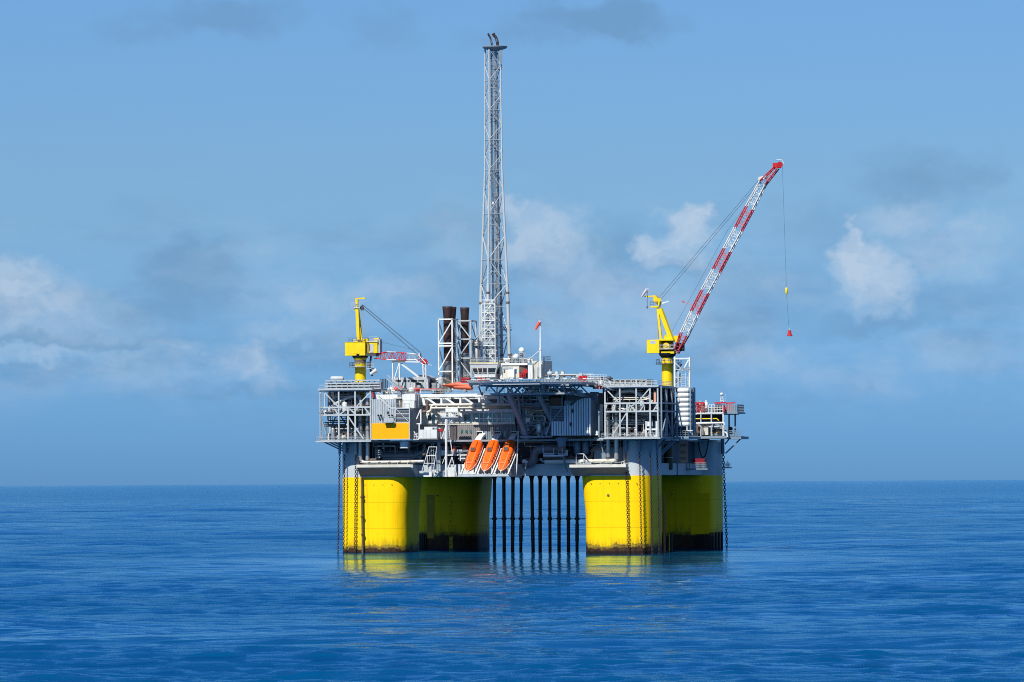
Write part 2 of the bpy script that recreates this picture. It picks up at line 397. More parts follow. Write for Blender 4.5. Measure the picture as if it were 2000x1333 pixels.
# ------------------------------------------------------------------ the sea: one sheet, finer towards the platform
def build_sea():
    rng = np.random.default_rng(5)
    rad = [2.0]
    while rad[-1] < 420: rad.append(rad[-1] * 1.12)
    while rad[-1] < 1250: rad.append(rad[-1] * 1.00105)
    while rad[-1] < 5200: rad.append(rad[-1] * 1.0021)
    while rad[-1] < 14000: rad.append(rad[-1] * 1.006)
    while rad[-1] < 260000: rad.append(rad[-1] * 1.08)
    rad = np.array(rad)
    fine = np.linspace(-R(7.0), R(7.0), 400)
    coarse = np.linspace(R(7.0), 2 * math.pi - R(7.0), 72)[1:-1]
    ang = np.concatenate([fine, coarse]); na, nr = len(ang), len(rad)
    X = rad[:, None] * np.sin(ang)[None]; Y = rad[:, None] * np.cos(ang)[None] - DIST
    Zz = np.zeros_like(X); Zs = np.zeros_like(X)
    isfine = np.concatenate([np.ones(400), np.zeros(len(coarse))])[None]
    main = R(190)
    for lam in np.geomspace(1.8, 160, 150):
        lam *= rng.uniform(.93, 1.07); k = 2 * math.pi / lam
        slope = .0074 if lam < 6 else (.0068 if lam < 18 else .0092)
        th = main + rng.normal(0, .34 if lam < 6 else .5); ph = rng.uniform(0, 6.283)
        a = slope / k
        arg = k * (X * math.sin(th) + Y * math.cos(th)) + ph
        cell = np.gradient(rad) * 1.2
        fade = np.clip((lam / np.maximum(cell, .1) - 2.2) / 2.5, 0, 1)[:, None]
        (Zs if lam < 6 else Zz)[...] += a * fade * (np.sin(arg) + .18 * np.cos(2 * arg))
    sd = Zs[:, :400].std(axis=1, keepdims=True) + 1e-4           # short waves: flat troughs, sharp crests
    Zs = sd * 1.1 * (np.exp(np.clip(Zs / (sd * 1.1), -4, 2.2)) - 1)
    # patches of rougher and calmer water
    gust = np.zeros_like(X)
    for lam in np.geomspace(90, 900, 16):
        th = rng.uniform(0, 6.283); ph = rng.uniform(0, 6.283); kx, ky = math.sin(th) * 6.283 / lam * .45, math.cos(th) * 6.283 / lam
        gust += np.sin(kx * X + ky * Y + ph)
    Zz += Zs * (1 + .2 * np.clip(gust, -3.5, 4.5))
    lee = np.clip(((((X - 4) / 72) ** 2 + ((Y + 130) / 230) ** 2) ** .5 - .35) / 1.2, 0, 1); lee = lee * lee * (3 - 2 * lee)      # calmer water in the lee of the hull
    Zz *= .34 + .66 * lee
    Zz *= np.clip((15000 - rad) / 9000, 0, 1)[:, None] * isfine
    co = np.stack([X, Y, Zz], -1).reshape(-1, 3)
    i, j = np.meshgrid(np.arange(nr - 1), np.arange(na), indexing='ij'); j2 = (j + 1) % na
    q = np.stack([i * na + j, (i + 1) * na + j, (i + 1) * na + j2, i * na + j2], -1).reshape(-1, 4)
    q = q[:, ::-1]
    me = bpy.data.meshes.new('sea'); me.vertices.add(len(co) + 1)
    c0 = np.vstack([co, [[0, -DIST, 0]]]); me.vertices.foreach_set('co', c0.ravel())
    cap = np.array([[len(co), (k + 1) % na, k] for k in range(na)])[:, ::-1]
    me.loops.add(q.size + cap.size); me.polygons.add(len(q) + len(cap))
    me.loops.foreach_set('vertex_index', np.concatenate([q.ravel(), cap.ravel()]).astype(np.int32))
    st = np.concatenate([np.arange(len(q)) * 4, q.size + np.arange(len(cap)) * 3]).astype(np.int32)
    me.polygons.foreach_set('loop_start', st)
    me.polygons.foreach_set('use_smooth', np.ones(len(st), bool))
    me.update(calc_edges=True); me.validate()
    m = bpy.data.materials.new('sea_water'); m.use_nodes = True; nt = m.node_tree; N = nt.nodes; L = nt.links
    N.remove(N['Principled BSDF'])
    body = N.new('ShaderNodeBsdfDiffuse'); body.inputs[0].default_value = SEA_COL
    gl = N.new('ShaderNodeBsdfGlossy'); gl.inputs['Color'].default_value = SEA_TINT; gl.inputs['Roughness'].default_value = .05
    fr = N.new('ShaderNodeFresnel'); fr.inputs['IOR'].default_value = 1.333
    mx = N.new('ShaderNodeMixShader'); L.new(fr.outputs[0], mx.inputs[0]); L.new(body.outputs[0], mx.inputs[1]); L.new(gl.outputs[0], mx.inputs[2])
    gz = N.new('ShaderNodeMapRange'); gz.interpolation_type = 'SMOOTHSTEP'; L.new(fr.outputs[0], gz.inputs[0]); gz.inputs[1].default_value = .78; gz.inputs[2].default_value = .97
    tm = N.new('ShaderNodeMix'); tm.data_type = 'RGBA'; tm.inputs[6].default_value = SEA_TINT; tm.inputs[7].default_value = (1, 1, 1, 1); L.new(gz.outputs[0], tm.inputs[0]); L.new(tm.outputs[2], gl.inputs['Color'])
    L.new(mx.outputs[0], N['Material Output'].inputs['Surface'])
    g = N.new('ShaderNodeNewGeometry')
    def noise(sc, detail, rough, stretch):
        mp = N.new('ShaderNodeMapping'); mp.inputs['Scale'].default_value = stretch; mp.inputs['Rotation'].default_value = (0, 0, R(6)); L.new(g.outputs['Position'], mp.inputs[0])
        n = N.new('ShaderNodeTexNoise'); n.inputs['Scale'].default_value = sc; n.inputs['Detail'].default_value = detail; n.inputs['Roughness'].default_value = rough; n.noise_dimensions = '2D'
        L.new(mp.outputs[0], n.inputs['Vector']); return n.outputs['Fac']
    h1 = noise(.33, 6, .66, (.28, 1.0, 1)); h2 = noise(1.9, 3, .55, (.4, 1.0, 1)); gust = noise(.006, 4, .6, (.5, 1.6, 1))
    h3 = noise(.055, 4, .58, (.22, 1.0, 1))
    b0 = N.new('ShaderNodeBump'); b0.inputs['Distance'].default_value = 6.0; L.new(h3, b0.inputs['Height'])
    b1 = N.new('ShaderNodeBump'); L.new(b0.outputs[0], b1.inputs['Normal']); b1.inputs['Distance'].default_value = 1.0; L.new(h1, b1.inputs['Height'])
    gr = N.new('ShaderNodeMapRange'); L.new(gust, gr.inputs[0]); gr.inputs[1].default_value = .35; gr.inputs[2].default_value = .65; gr.inputs[3].default_value = .16; gr.inputs[4].default_value = .5
    ls = N.new('ShaderNodeMapping'); ls.inputs['Location'].default_value = (-4 / 72, 130 / 230, 0); ls.inputs['Scale'].default_value = (1 / 72, 1 / 230, 0); L.new(g.outputs['Position'], ls.inputs[0])
    ll = N.new('ShaderNodeVectorMath'); ll.operation = 'LENGTH'; L.new(ls.outputs[0], ll.inputs[0])
    lr = N.new('ShaderNodeMapRange'); lr.interpolation_type = 'SMOOTHSTEP'; L.new(ll.outputs['Value'], lr.inputs[0]); lr.inputs[1].default_value = .35; lr.inputs[2].default_value = 1.55; lr.inputs[3].default_value = .26; lr.inputs[4].default_value = 1
    ml = N.new('ShaderNodeMath'); ml.operation = 'MULTIPLY'; L.new(gr.outputs[0], ml.inputs[0]); L.new(lr.outputs[0], ml.inputs[1])
    L.new(ml.outputs[0], b1.inputs['Strength'])
    m3 = N.new('ShaderNodeMath'); m3.operation = 'MULTIPLY'; L.new(lr.outputs[0], m3.inputs[0]); m3.inputs[1].default_value = .34; L.new(m3.outputs[0], b0.inputs['Strength'])
    m2 = N.new('ShaderNodeMath'); m2.operation = 'MULTIPLY'; L.new(lr.outputs[0], m2.inputs[0]); m2.inputs[1].default_value = .16
    b2 = N.new('ShaderNodeBump'); b2.inputs['Distance'].default_value = .3;  L.new(m2.outputs[0], b2.inputs['Strength']); L.new(h2, b2.inputs['Height']); L.new(b1.outputs[0], b2.inputs['Normal'])
    for nd in (body, gl, fr): L.new(b2.outputs[0], nd.inputs['Normal'])
    me.materials.append(m)
    o = bpy.data.objects.new('sea', me); COL.objects.link(o); o['kind'] = 'structure'
    return o
SEA_COL = (.0003, .054, .155, 1); SEA_TINT = (.34, .77, 1.0, 1)
build_sea()

# ------------------------------------------------------------------ hull: four columns and the deck box
Z_Y = 19.0                   # top of the yellow paint
Z_D = 28.0                   # cellar deck
HS = 8.35                    # half side of a column
uFL = U(743, HS); uFR = U(1217.5, HS); SPAN = uFR - uFL
VF = HS; VB = HS + SPAN
def yellow_hull():
    m = mat('hull_yellow', (.93, .585, .002), .55, var=.05, rust=.0, spec=.12)
    nt = m.node_tree; N = nt.nodes; L = nt.links; b = N['Principled BSDF']
    src = b.inputs['Base Color'].links[0].from_socket
    g = N.new('ShaderNodeNewGeometry'); sp = N.new('ShaderNodeSeparateXYZ'); L.new(g.outputs['Position'], sp.inputs[0])
    def rng(x, a, c, lo, hi, sm=False):
        r = N.new('ShaderNodeMapRange'); L.new(x, r.inputs[0])
        if sm: r.interpolation_type = 'SMOOTHSTEP'
        for i, k in enumerate((a, c, lo, hi)): r.inputs[i + 1].default_value = k
        return r.outputs[0]
    def mth(op, a, c):
        n = N.new('ShaderNodeMath'); n.operation = op
        for i, x in enumerate((a, c)):
            if isinstance(x, (int, float)): n.inputs[i].default_value = x
            else: L.new(x, n.inputs[i])
        return n.outputs[0]
    def mix(f, a, c):
        n = N.new('ShaderNodeMix'); n.data_type = 'RGBA'
        for k, x in ((0, f), (6, a), (7, c)):
            if isinstance(x, (int, float)): n.inputs[k].default_value = x
            elif isinstance(x, tuple): n.inputs[k].default_value = (x + (1,))[:4]
            else: L.new(x, n.inputs[k])
        return n.outputs[2]
    def noise(scale, stretch, detail=7, rough=.6):
        mp = N.new('ShaderNodeMapping'); mp.inputs['Scale'].default_value = stretch; L.new(g.outputs['Position'], mp.inputs[0])
        n = N.new('ShaderNodeTexNoise'); n.inputs['Scale'].default_value = scale; n.inputs['Detail'].default_value = detail; n.inputs['Roughness'].default_value = rough
        L.new(mp.outputs[0], n.inputs['Vector']); return n.outputs['Fac']
    z = sp.outputs[2]
    edge = noise(.16, (1, 1, .4)); fine = noise(1.6, (1, 1, .35)); streak = noise(1.3, (1, 1, .05), 8, .65); lo = noise(.5, (1, 1, 2.2))
    oi = N.new('ShaderNodeObjectInfo')                     # rear columns carry a thicker band of growth
    zr = mth('SUBTRACT', z, mth('MULTIPLY', oi.outputs['Object Index'], 2.4))
    zz = mth('ADD', zr, mth('ADD', mth('MULTIPLY', mth('SUBTRACT', edge, .5), -4.5), mth('MULTIPLY', mth('SUBTRACT', fine, .5), -1.6)))
    # weathering: faint vertical run-off and a few scuffs, all over
    c = mix(rng(streak, .52, .8, 0, .55), src, (.50, .36, .004))
    c = mix(rng(streak, .68, .76, 0, .55), c, (.24, .11, .012))
    # weld seams between plates
    wv = N.new('ShaderNodeMath'); wv.operation = 'PINGPONG'; L.new(z, wv.inputs[0]); wv.inputs[1].default_value = 3.2
    c = mix(rng(wv.outputs[0], .0, .1, .75, 0), c, (.40, .26, .003))
    sx = N.new('ShaderNodeMath'); sx.operation = 'PINGPONG'; L.new(mth('ADD', sp.outputs[0], mth('MULTIPLY', sp.outputs[1], -.29)), sx.inputs[0]); sx.inputs[1].default_value = 2.15
    c = mix(rng(sx.outputs[0], 0, .05, .4, 0), c, (.42, .28, .003))
    c = mix(rng(lo, .58, .75, 0, .35), c, (.60, .40, .01))
    # splash-zone staining and marine growth
    ol = mix(rng(lo, .4, .65, 0, 1), (.30, .22, .02), (.11, .055, .018))
    c = mix(rng(mth('ADD', zz, mth('MULTIPLY', mth('SUBTRACT', streak, .5), -7.0)), 4.0, 2.3, 0, .6), c, (.30, .24, .01))
    c = mix(rng(zz, 2.4, 2.15, 0, 1), c, ol)
    gd = mix(rng(fine, .4, .65, 0, 1), (.025, .014, .010), (.07, .035, .015))
    c = mix(rng(zz, 1.7, 1.35, 0, 1), c, gd)
    c = mix(rng(z, .8, .55, 0, .8), c, (.008, .007, .008))
    L.new(c, b.inputs['Base Color'])
    bp = N.new('ShaderNodeBump'); bp.inputs['Strength'].default_value = .35; bp.inputs['Distance'].default_value = .25
    L.new(noise(.35, (1, 1, .6), 4, .5), bp.inputs['Height']); L.new(bp.outputs[0], b.inputs['Normal'])
    return m
HULLY = yellow_hull()
COLLAR = mat('hull_pale_paint', (.47, .52, .53), .5, var=.12, rust=.16, rcol=(.3, .2, .1))
SOFFIT = mat('hull_underside_shade', (.26, .27, .25), .6, var=.2, rust=.2)  # grey soffit: underside shade put into the colour

def rsquare(h, r, n=7):
    out = []
    for sx, sy, a0 in ((1, 1, 0), (-1, 1, 90), (-1, -1, 180), (1, -1, 270)):
        for i in range(n):
            a = R(a0 + 90 * i / (n - 1)); out.append((sx * (h - r) + r * math.cos(a), sy * (h - r) + r * math.sin(a)))
    return out
def column_mesh(uc, vc, levels, inner):
    """levels: (z, flare towards the platform centre)"""
    g = G(); base = rsquare(HS, 4.2); n = len(base); vs = []
    for z, fl in levels:
        for x, y in base:
            dx = fl if (x * inner > 0) else 0
            vs.append((uc + x + dx * inner * min(1, abs(x) / HS * 1.4), vc + y, z))
    m = len(levels)
    g.add(vs, [(i * n + k, i * n + (k + 1) % n, (i + 1) * n + (k + 1) % n, (i + 1) * n + k) for i in range(m - 1) for k in range(n)], True)
    g.add(vs[-n:], [tuple(range(n))])
    return g
hull = thing('platform_hull', 'four-legged floating hull with yellow columns and pale grey deck box', 'hull', (0, 40, 0))
for uc, vc, inner in ((uFL, VF, 1), (uFR, VF, -1), (uFL, VB, 1), (uFR, VB, -1)):
    lv = [(-18, 0), (9.0, 0), (11, .12), (13, .35), (15, .55), (17, .72), (Z_Y, .85)]
    c = make('column', column_mesh(uc, vc, lv, inner), HULLY, hull)
    c.pass_index = 1 if vc > 30 else 0
    if vc > 30: make('collar', column_mesh(uc, vc, [(Z_Y + .002, .85), (Z_D - .47, .85)], inner), COLLAR, c)
    else:
        make('collar', column_mesh(uc, vc, [(Z_Y + .002, .85), (21.85, .85)], inner), COLLAR, c)
        gc = column_mesh(uc, vc, [(21.852, 0), (Z_D - .47, 0)], inner); lim = U(701, 0) if inner > 0 else U(1217, 0)
        gc.v = [((min(x, lim) if inner > 0 else max(x, lim)), y, z) for x, y, z in gc.v]
        make('collar_upper', gc, COLLAR, c)
    # padeyes in a row under the collar, doubler plates and anode brackets
    for k in range(6):
        px = uc - 6 + 2.3 * k
        make('padeye', G().box((px - .09, vc - HS - .12, 17.05), (px + .09, vc - HS + .1, 17.25)), BROWNPIPE, c)
    make('bracket', G().box((uc - 1.9, vc - HS - .22, 14.1), (uc - 1.4, vc - HS + .1, 14.5)), BROWNPIPE, c)
# deck box between the columns
uA, uB = uFL - 1, uFR + 1; vA, vB = 1.6, VB + HS - 1.6
u0, u1 = uFL - HS + 2, uFR + HS - 1.6
make('deck_box', G().box((u0 + 7, vA, Z_Y + .15), (u1 - .6, 12, 22.0)), COLLAR, hull)
make('deck_box', G().box((uFL - HS + .9, 12.003, Z_Y + .15), (u1 - .6, vB, 22.0)), COLLAR, hull)  # carried left, out of view, to shade the rear left column
make('bulkhead', G().box((u0 + 5, 6.5, 22.004), (u1 - 2.5, vB - 3, Z_D - .5)), mat('recess_shade_blue', (.085, .105, .135), .6, var=.3, rust=.15), hull)  # gallery shade is put into the dark blue of this bulkhead
make('cellar_deck', G().box((u0, -1.2, Z_D - .45), (u1 + .6, 12, Z_D)), GREY, hull)
make('cellar_deck', G().box((uFL - HS - 4, 12.003, Z_D - .45), (u1 + .6, vB + .6, Z_D)), GREY, hull)  # unseen widening to the left, added to shade the rear left column
# sloping ledges in front of the two front columns
for pa, pb, left in ((697, 802, True), (1113, 1222, False)):
    a, b = U(pa, -2.6, 910), U(pb, -2.6, 910); zt = Z(908, (pa + pb) / 2, -2.6); zb = zt - .75
    led = make('ledge', G().prism([(-2.6, zb), (-2.6, zt), (2.2, zt), (2.2, Z_Y + .02), (.35, Z_Y + .02)], 0, a, b + (.6 if left else -.2)), COLLAR, hull)
    make('ledge_edge', G().box((a - .1, -2.72, zb + .1), (b + .05, -2.604, zt + .05)), CREAM, led)
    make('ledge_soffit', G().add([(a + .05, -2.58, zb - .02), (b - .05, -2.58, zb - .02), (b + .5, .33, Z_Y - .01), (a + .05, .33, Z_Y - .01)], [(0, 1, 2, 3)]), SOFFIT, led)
    g = G()
    for k in range(5):
        x = a + 2.5 + k * 2.6; g.beam((x, -2.2, zt + .6), (x + .9, -2.2, zt + .9), .16)
        g.beam((x - 1.7, -2.2, zt + .55), (x, -2.2, zt + .6), .1); g.beam((x, -2.2, zt), (x, -2.2, zt + .6), .1)
    make('kicker_rail', g, CREAM, led)

# ------------------------------------------------------------------ open process modules
rnd = random.Random(11)
def clutter(T, u0, u1, v0, v1, z0, z1, n, seed, mats=None, pipes=True):
    """process equipment filling a bay: vessels, cabinets, valves, pipe runs"""
    r = random.Random(seed); mats = mats or [LGREY, GREY, GALV, PIPE, WHITE, DGREY]
    H = z1 - z0
    for i in range(n):
        k = r.random(); u = r.uniform(u0 + .6, u1 - .6); v = r.uniform(v0 + .4, v1 - .4); m = r.choice(mats)
        if k < .2:
            rad = r.uniform(.35, .8); h = min(H * .9, r.uniform(1.4, 3.4)); zb = z0 + .5
            g = G().lathe((u, v), [(rad * .3, zb - .02), (rad * .85, zb + .15), (rad, zb + .4), (rad, zb + h - .4), (rad * .8, zb + h - .12), (rad * .2, zb + h)], 12)
            g.tube([(u, v, zb + h), (u, v, zb + h + .5)], .12, 6)
            for a in (0, 2.1, 4.2): g.beam((u + rad * .7 * math.cos(a), v + rad * .7 * math.sin(a), z0), (u + rad * .7 * math.cos(a), v + rad * .7 * math.sin(a), zb + .3), .12)
            make('vessel', g, m, T)
        elif k < .38:
            w, d, h = r.uniform(.5, 1.6), r.uniform(.4, 1.1), r.uniform(.7, min(2.2, H * .8))
            g = G().box((u - w / 2, v - d / 2, z0 + .12), (u + w / 2, v + d / 2, z0 + h)); g.box((u - w / 2 - .05, v - d / 2 - .05, z0), (u + w / 2 + .05, v + d / 2 + .05, z0 + .118))
            g.box((u - w * .3, v - d / 2 - .04, z0 + h * .35), (u + w * .3, v - d / 2 - .001, z0 + h * .85))
            make('cabinet', g, m, T)
        elif k < .52:
            z = r.uniform(z0 + .5, z0 + H * .7); g = G().tube([(u, v, z0), (u, v, z + .3)], .1, 6).tube([(u - .3, v, z), (u + .3, v, z)], .2, 8)
            g.tube([(u, v, z + .3), (u, v, z + .35)], .32, 8)
            make('valve', g, m, T)
        elif k < .62:
            L = r.uniform(1.5, 3.5); rad = r.uniform(.3, .6); z = z0 + rad + .4
            g = G().tube([(u - L / 2, v, z), (u - L / 2 + .15, v, z), (u + L / 2 - .15, v, z), (u + L / 2, v, z)], [rad * .55, rad, rad, rad * .55], 12)
            for q in (-.3, .3): g.box((u + L * q - .1, v - rad * .7, z0), (u + L * q + .1, v + rad * .7, z - rad * .5))
            make('drum', g, m, T)
        elif pipes:
            z = r.uniform(z0 + .5, z1 - .3); rad = r.uniform(.09, .26); ul = u0 + r.uniform(0, .5) * (u1 - u0); ur = ul + r.uniform(.3, .6) * (u1 - u0); ur = min(ur, u1 - .2)
            pts = [(ul, v, z), (ur, v, z)]
            if r.random() < .6: pts.append((ur, v, max(z0 + .1, z - r.uniform(1, H))))
            if r.random() < .5: pts.insert(0, (ul, v, min(z1 - .1, z + r.uniform(.5, 2))))
            pipe(T, pts, rad, r.choice([PIPE, GALV, LGREY, BROWNPIPE]), 7)

def frame(T, upts, levels, v0, v1, w=.42, m=FRAMEC, mid=True):
    """posts, long beams, cross beams; upts in u, levels in z"""
    rows = [v0, (v0 + v1) / 2, v1] if mid else [v0, v1]
    for j, v in enumerate(rows):
        for u in upts:
            if j == 1 and u not in (upts[0], upts[-1]): continue
            bar(T, 'post', (u, v, levels[0]), (u, v, levels[-1]), w, m)
        for z in levels: bar(T, 'beam', (upts[0] - w / 2, v - .01, z), (upts[-1] + w / 2, v - .01, z), w * 1.08, m)
    for z in levels:
        for u in (upts[0], (upts[0] + upts[-1]) / 2, upts[-1]): bar(T, 'cross_beam', (u, v0 + w * .55, z - .012), (u, v1 - w * .55, z - .012), w * .9, m)
def braces(T, lst, v, w, m=FRAMEC):
    for x0, y0, x1, y1 in lst: fbar(T, 'brace', x0, y0, x1, y1, v, w, m)

# ---- left process module
V0 = -4.0
T = thing('process_module', 'open grey steel-framed process module on the far left, pipes inside', 'process module', P(675, 861, 2))
uu = [U(x, V0, 810) for x in (626, 662, 694, 724)]; lv = [Z(y, 675, V0) for y in (861, 811, 796, 763)]
frame(T, uu, lv, V0, 11, .36)
fl = make('floor', G().box((U(619, V0, 860), V0 - 1.0, lv[0] - .35), (uu[-1] + .3, 11.2, lv[0] - .02)), LGREY, T)
make('floor', G().box((uu[0], V0 + .3, lv[1] - .1), (uu[-1], 10.7, lv[1] + .05)), GREY, T)
make('roof_deck', G().box((uu[0] - .5, V0 - .5, lv[3] + .05), (uu[-1] + .6, 11, lv[3] + .5)), LGREY, T)
braces(T, [(635, 768, 661, 795), (722, 768, 697, 794), (628, 797, 636, 811), (664, 810, 680, 797), (682, 797, 694, 810), (681, 815, 710, 858), (652, 797, 660, 809), (712, 797, 722, 809)], V0 + .02, .27)
fbar(T, 'post', 680, 797, 680, 857, V0 + .05, .42, FRAMEC); fbar(T, 'post', 708, 797, 708, 811, V0 + .05, .25, FRAMEC); fbar(T, 'post', 634, 766, 634, 797, V0 + .1, .25, FRAMEC)
for x0, y0, x1, y1 in [(627, 814, 640, 858), (665, 813, 690, 850), (640, 858, 655, 815)]: fbar(T, 'brace', x0, y0, x1, y1, 3.5, .3, GREY)
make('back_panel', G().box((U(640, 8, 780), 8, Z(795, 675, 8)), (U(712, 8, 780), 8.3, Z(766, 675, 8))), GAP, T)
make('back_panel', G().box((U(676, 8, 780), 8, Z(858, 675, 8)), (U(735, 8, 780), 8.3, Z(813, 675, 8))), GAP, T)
pipe(T, [P(649, 794, -2), P(676, 777, -2), P(700, 772, -2), P(705, 782, -2), P(705, 796, -2)], .42, LGREY, 10)
for x, m in ((704, GALV), (718, GALV)):
    make('riser_pipe', G().tube([P(x, 778 if x == 718 else 812, -1.5), P(x, 900 if x == 718 else 893, -1.5)], .52, 12), m, T)
    for y in (820, 838, 868): make('flange', G().tube([P(x, y, -1.5), P(x, y + 1.6, -1.5)], .72, 12), PIPE, T)
make('settling_tank', G().prism([(U(657, 1), Z(858, 660, 1)), (U(662, 1), Z(835, 660, 1)), (U(700, 1), Z(832, 700, 1)), (U(700, 1), Z(858, 700, 1))], 1, 1, 6), CREAM, T)
for k in range(3): fbar(T, 'brace', 664 + k * 4, 834, 676 + k * 4, 855, .8, .18, DGREY)
clutter(T, uu[0], uu[-1], V0 + 1, 7, lv[0], lv[1], 44, 1, [WHITE, LGREY, GALV, PIPE, CREAM, GREY]); clutter(T, uu[0], uu[-1], V0 + 1, 7, lv[1], lv[3], 36, 2, [WHITE, LGREY, GALV, PIPE, GREY])
for y in (770, 775, 801, 806, 838, 845): pipe(T, [P(640 + y % 7 * 3, y, -3 + (y % 5) * .5), P(715 - y % 4 * 6, y, -3 + (y % 5) * .5)], .1, (LGREY, PIPE, DGREY)[y % 3])
for x in (646, 655, 671, 687, 701, 712): fbar(T, 'hanger', x, 764, x, 795, -1 + (x % 3), .14, LGREY); fbar(T, 'hanger', x + 3, 812, x + 3, 858, 1 + (x % 3), .14, GREY)
for py in (826, 830, 833): pipe(T, [P(634, py, -2.5 + (py - 826) * .3), P(724, py - 1, -2.5 + (py - 826) * .3)], .14, DGREY)
make('railing', G().railing([(U(619, V0, 861), 4, lv[0]), (U(619, V0, 861), V0 - .9, lv[0]), (uu[-1] - .2, V0 - .9, lv[0])]), LGREY, T)
make('railing', G().railing([(uu[0], V0 - .4, lv[3] + .5), (uu[-1], V0 - .4, lv[3] + .5)]), LGREY, T)
make('ladder', G().ladder(P(627, 858, V0 - .5), P(627, 766, V0 - .5), .6), LGREY, T)
for x in (632, 641, 650): bar(T, 'knee_brace', P(x, 863, V0 + (x - 632) * .05), (uFL - HS + 3 + (x - 641) * .1, -.2 + (x - 632) * .12, Z(884, 660, 0)), .3, BLUEGREY)
# roof skid with windows-like braced rack
z0, z1 = Z(762, 690, V0 + 1), Z(743, 690, V0 + 1); ua, ub = U(635, V0 + 1, 750), U(742, V0 + 1, 750)
for f in (.14, .42, .68, .97): bar(T, 'rack_rail', (ua, V0 + 1, z0 + (z1 - z0) * f), (ub, V0 + 1, z0 + (z1 - z0) * f), .3, LGREY)
for k in range(11): u = ua + (ub - ua) * k / 10; bar(T, 'rack_post', (u, V0 + 1.3, z0 + .2), (u, V0 + 1.3, z1), .26, LGREY)
for k in range(9): u = ua + .4 + (ub - ua) * k / 9.5; make('fan_cooler', G().box((u, V0 + 2, z0 + .3), (u + 1.05, V0 + 6, z0 + 1.9)), rnd.choice([GREY, DGREY, LGREY]), T)
make('roof_drum', G().tube([P(646, 740, 2), P(648, 740, 2), P(668, 740, 2), P(671, 740, 2)], [.35, .62, .62, .35], 14), LGREY, T)
fl = [(U(744 + k * 3.2, V0 + 2), Z(742, 744, V0 + 2)) for k in range(5)]
for u, zt in fl: make('bottle', G().tube([(u, V0 + 2, lv[3] + .5), (u, V0 + 2, zt + .2)], .14, 8), DGREY, T)
make('stairway', G().stairs(P(757, 741, V0 + 1), P(785, 762, V0 + 1), 1.0), LGREY, T)
make('red_locker', G().box(P(727, 778, V0 - .3), P(731, 766, V0 + .5)), RED, T)

# ---- right process module
T = thing('process_module', 'open steel-framed process module right of the pale ribbed cabin, dark inside', 'process module', P(1235, 855, 2))
uu = [U(x, V0, 810) for x in (1182, 1211, 1243, 1270, 1285)]; lv = [Z(y, 1235, V0) for y in (855, 804, 788, 757)]
frame(T, uu, lv, V0, 11, .36)
make('floor', G().box((U(1172, V0, 855), V0 - 1.0, lv[0] - .35), (uu[-1] + .8, 11.2, lv[0] - .02)), LGREY, T)
make('floor', G().box((uu[0], V0 + .3, lv[1] - .1), (uu[-1], 10.7, lv[1] + .05)), GREY, T)
make('roof_deck', G().box((uu[0] - .6, V0 - .5, lv[3] + .05), (uu[-1] + .3, 11, lv[3] + .45)), LGREY, T)
braces(T, [(1184, 761, 1208, 786), (1268, 760, 1246, 786), (1186, 789, 1182, 803), (1202, 790, 1199, 803), (1240, 790, 1214, 803), (1228, 790, 1242, 803), (1284, 790, 1276, 803), (1250, 803, 1258, 791), (1223, 808, 1195, 853)], V0 + .02, .27)
fbar(T, 'post', 1225, 790, 1225, 853, V0 + .05, .42, FRAMEC)
for x in (1196, 1232, 1259): fbar(T, 'post', x, 789, x, 803, V0 + .2, .22, FRAMEC)
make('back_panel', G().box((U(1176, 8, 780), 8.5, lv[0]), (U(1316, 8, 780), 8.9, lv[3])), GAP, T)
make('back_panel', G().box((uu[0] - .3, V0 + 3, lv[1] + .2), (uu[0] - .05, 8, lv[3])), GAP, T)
pipe(T, [P(1277, 787, -2), P(1262, 779, -2), P(1236, 763, -2), P(1212, 765, -2), P(1203, 773, -2), P(1202, 786, -2)], .42, CREAM, 10)
for x, yb in ((1188, 893), (1204, 897)):
    make('riser_pipe', G().tube([P(x, 806, -1.5), P(x, yb, -1.5)], .55 if x == 1188 else .6, 12), PIPE, T)
    for y in (830, 846, 868): make('flange', G().tube([P(x, y, -1.5), P(x, y + 1.6, -1.5)], .75, 12), GALV, T)
clutter(T, uu[0], uu[-1], V0 + 1, 7.5, lv[0], lv[1], 56, 3, [WHITE, LGREY, CREAM, GALV, PIPE, GREY]); clutter(T, uu[0], uu[-1], V0 + 1, 7, lv[1], lv[3], 44, 4, [WHITE, LGREY, GALV, PIPE, CREAM])
for x in (1196, 1205, 1216, 1232, 1250, 1262, 1277): fbar(T, 'hanger', x, 758, x, 787, -1 + (x % 3), .14, LGREY); fbar(T, 'hanger', x + 3, 806, x + 3, 853, 1 + (x % 3), .14, GREY)
for y in (763, 768, 774, 781, 795, 799): pipe(T, [P(1186 + y % 7 * 3, y, -3 + (y % 5) * .5), P(1280 - y % 4 * 8, y, -3 + (y % 5) * .5)], .1, (LGREY, PIPE, BROWNPIPE)[y % 3])
for y, m in ((822, PIPE), (826, LGREY), (813, BROWNPIPE), (829, PIPE)): pipe(T, [P(1182, y, -2.8 + (y - 813) * .1), P(1252 + (y % 3) * 6, y, -2.8 + (y - 813) * .1)], .16, m)
g = G()
for x, y in ((1262, 836), (1282, 836)): g.beam(P(x, y - 13, V0 + .4), P(x, 853, V0 + .4), .3)
g.beam(P(1262, 839, V0 + .4), P(1284, 839, V0 + .4), .4).box(P(1263, 833, V0 + .6), P(1275, 824, V0 + .9))
make('white_control_stand', g, WHITE, T)
for x, w in ((1246, 5), (1269, 7)): make('red_drum', G().tube([P(x, 777, 1), P(x, 768, 1)], w / 16, 10), RED, T)
g = G(); a, b = U(1261, V0 + .5), U(1267, V0 + .5); za, zb = Z(778, 1264, V0 + .5), Z(771.5, 1264, V0 + .5)
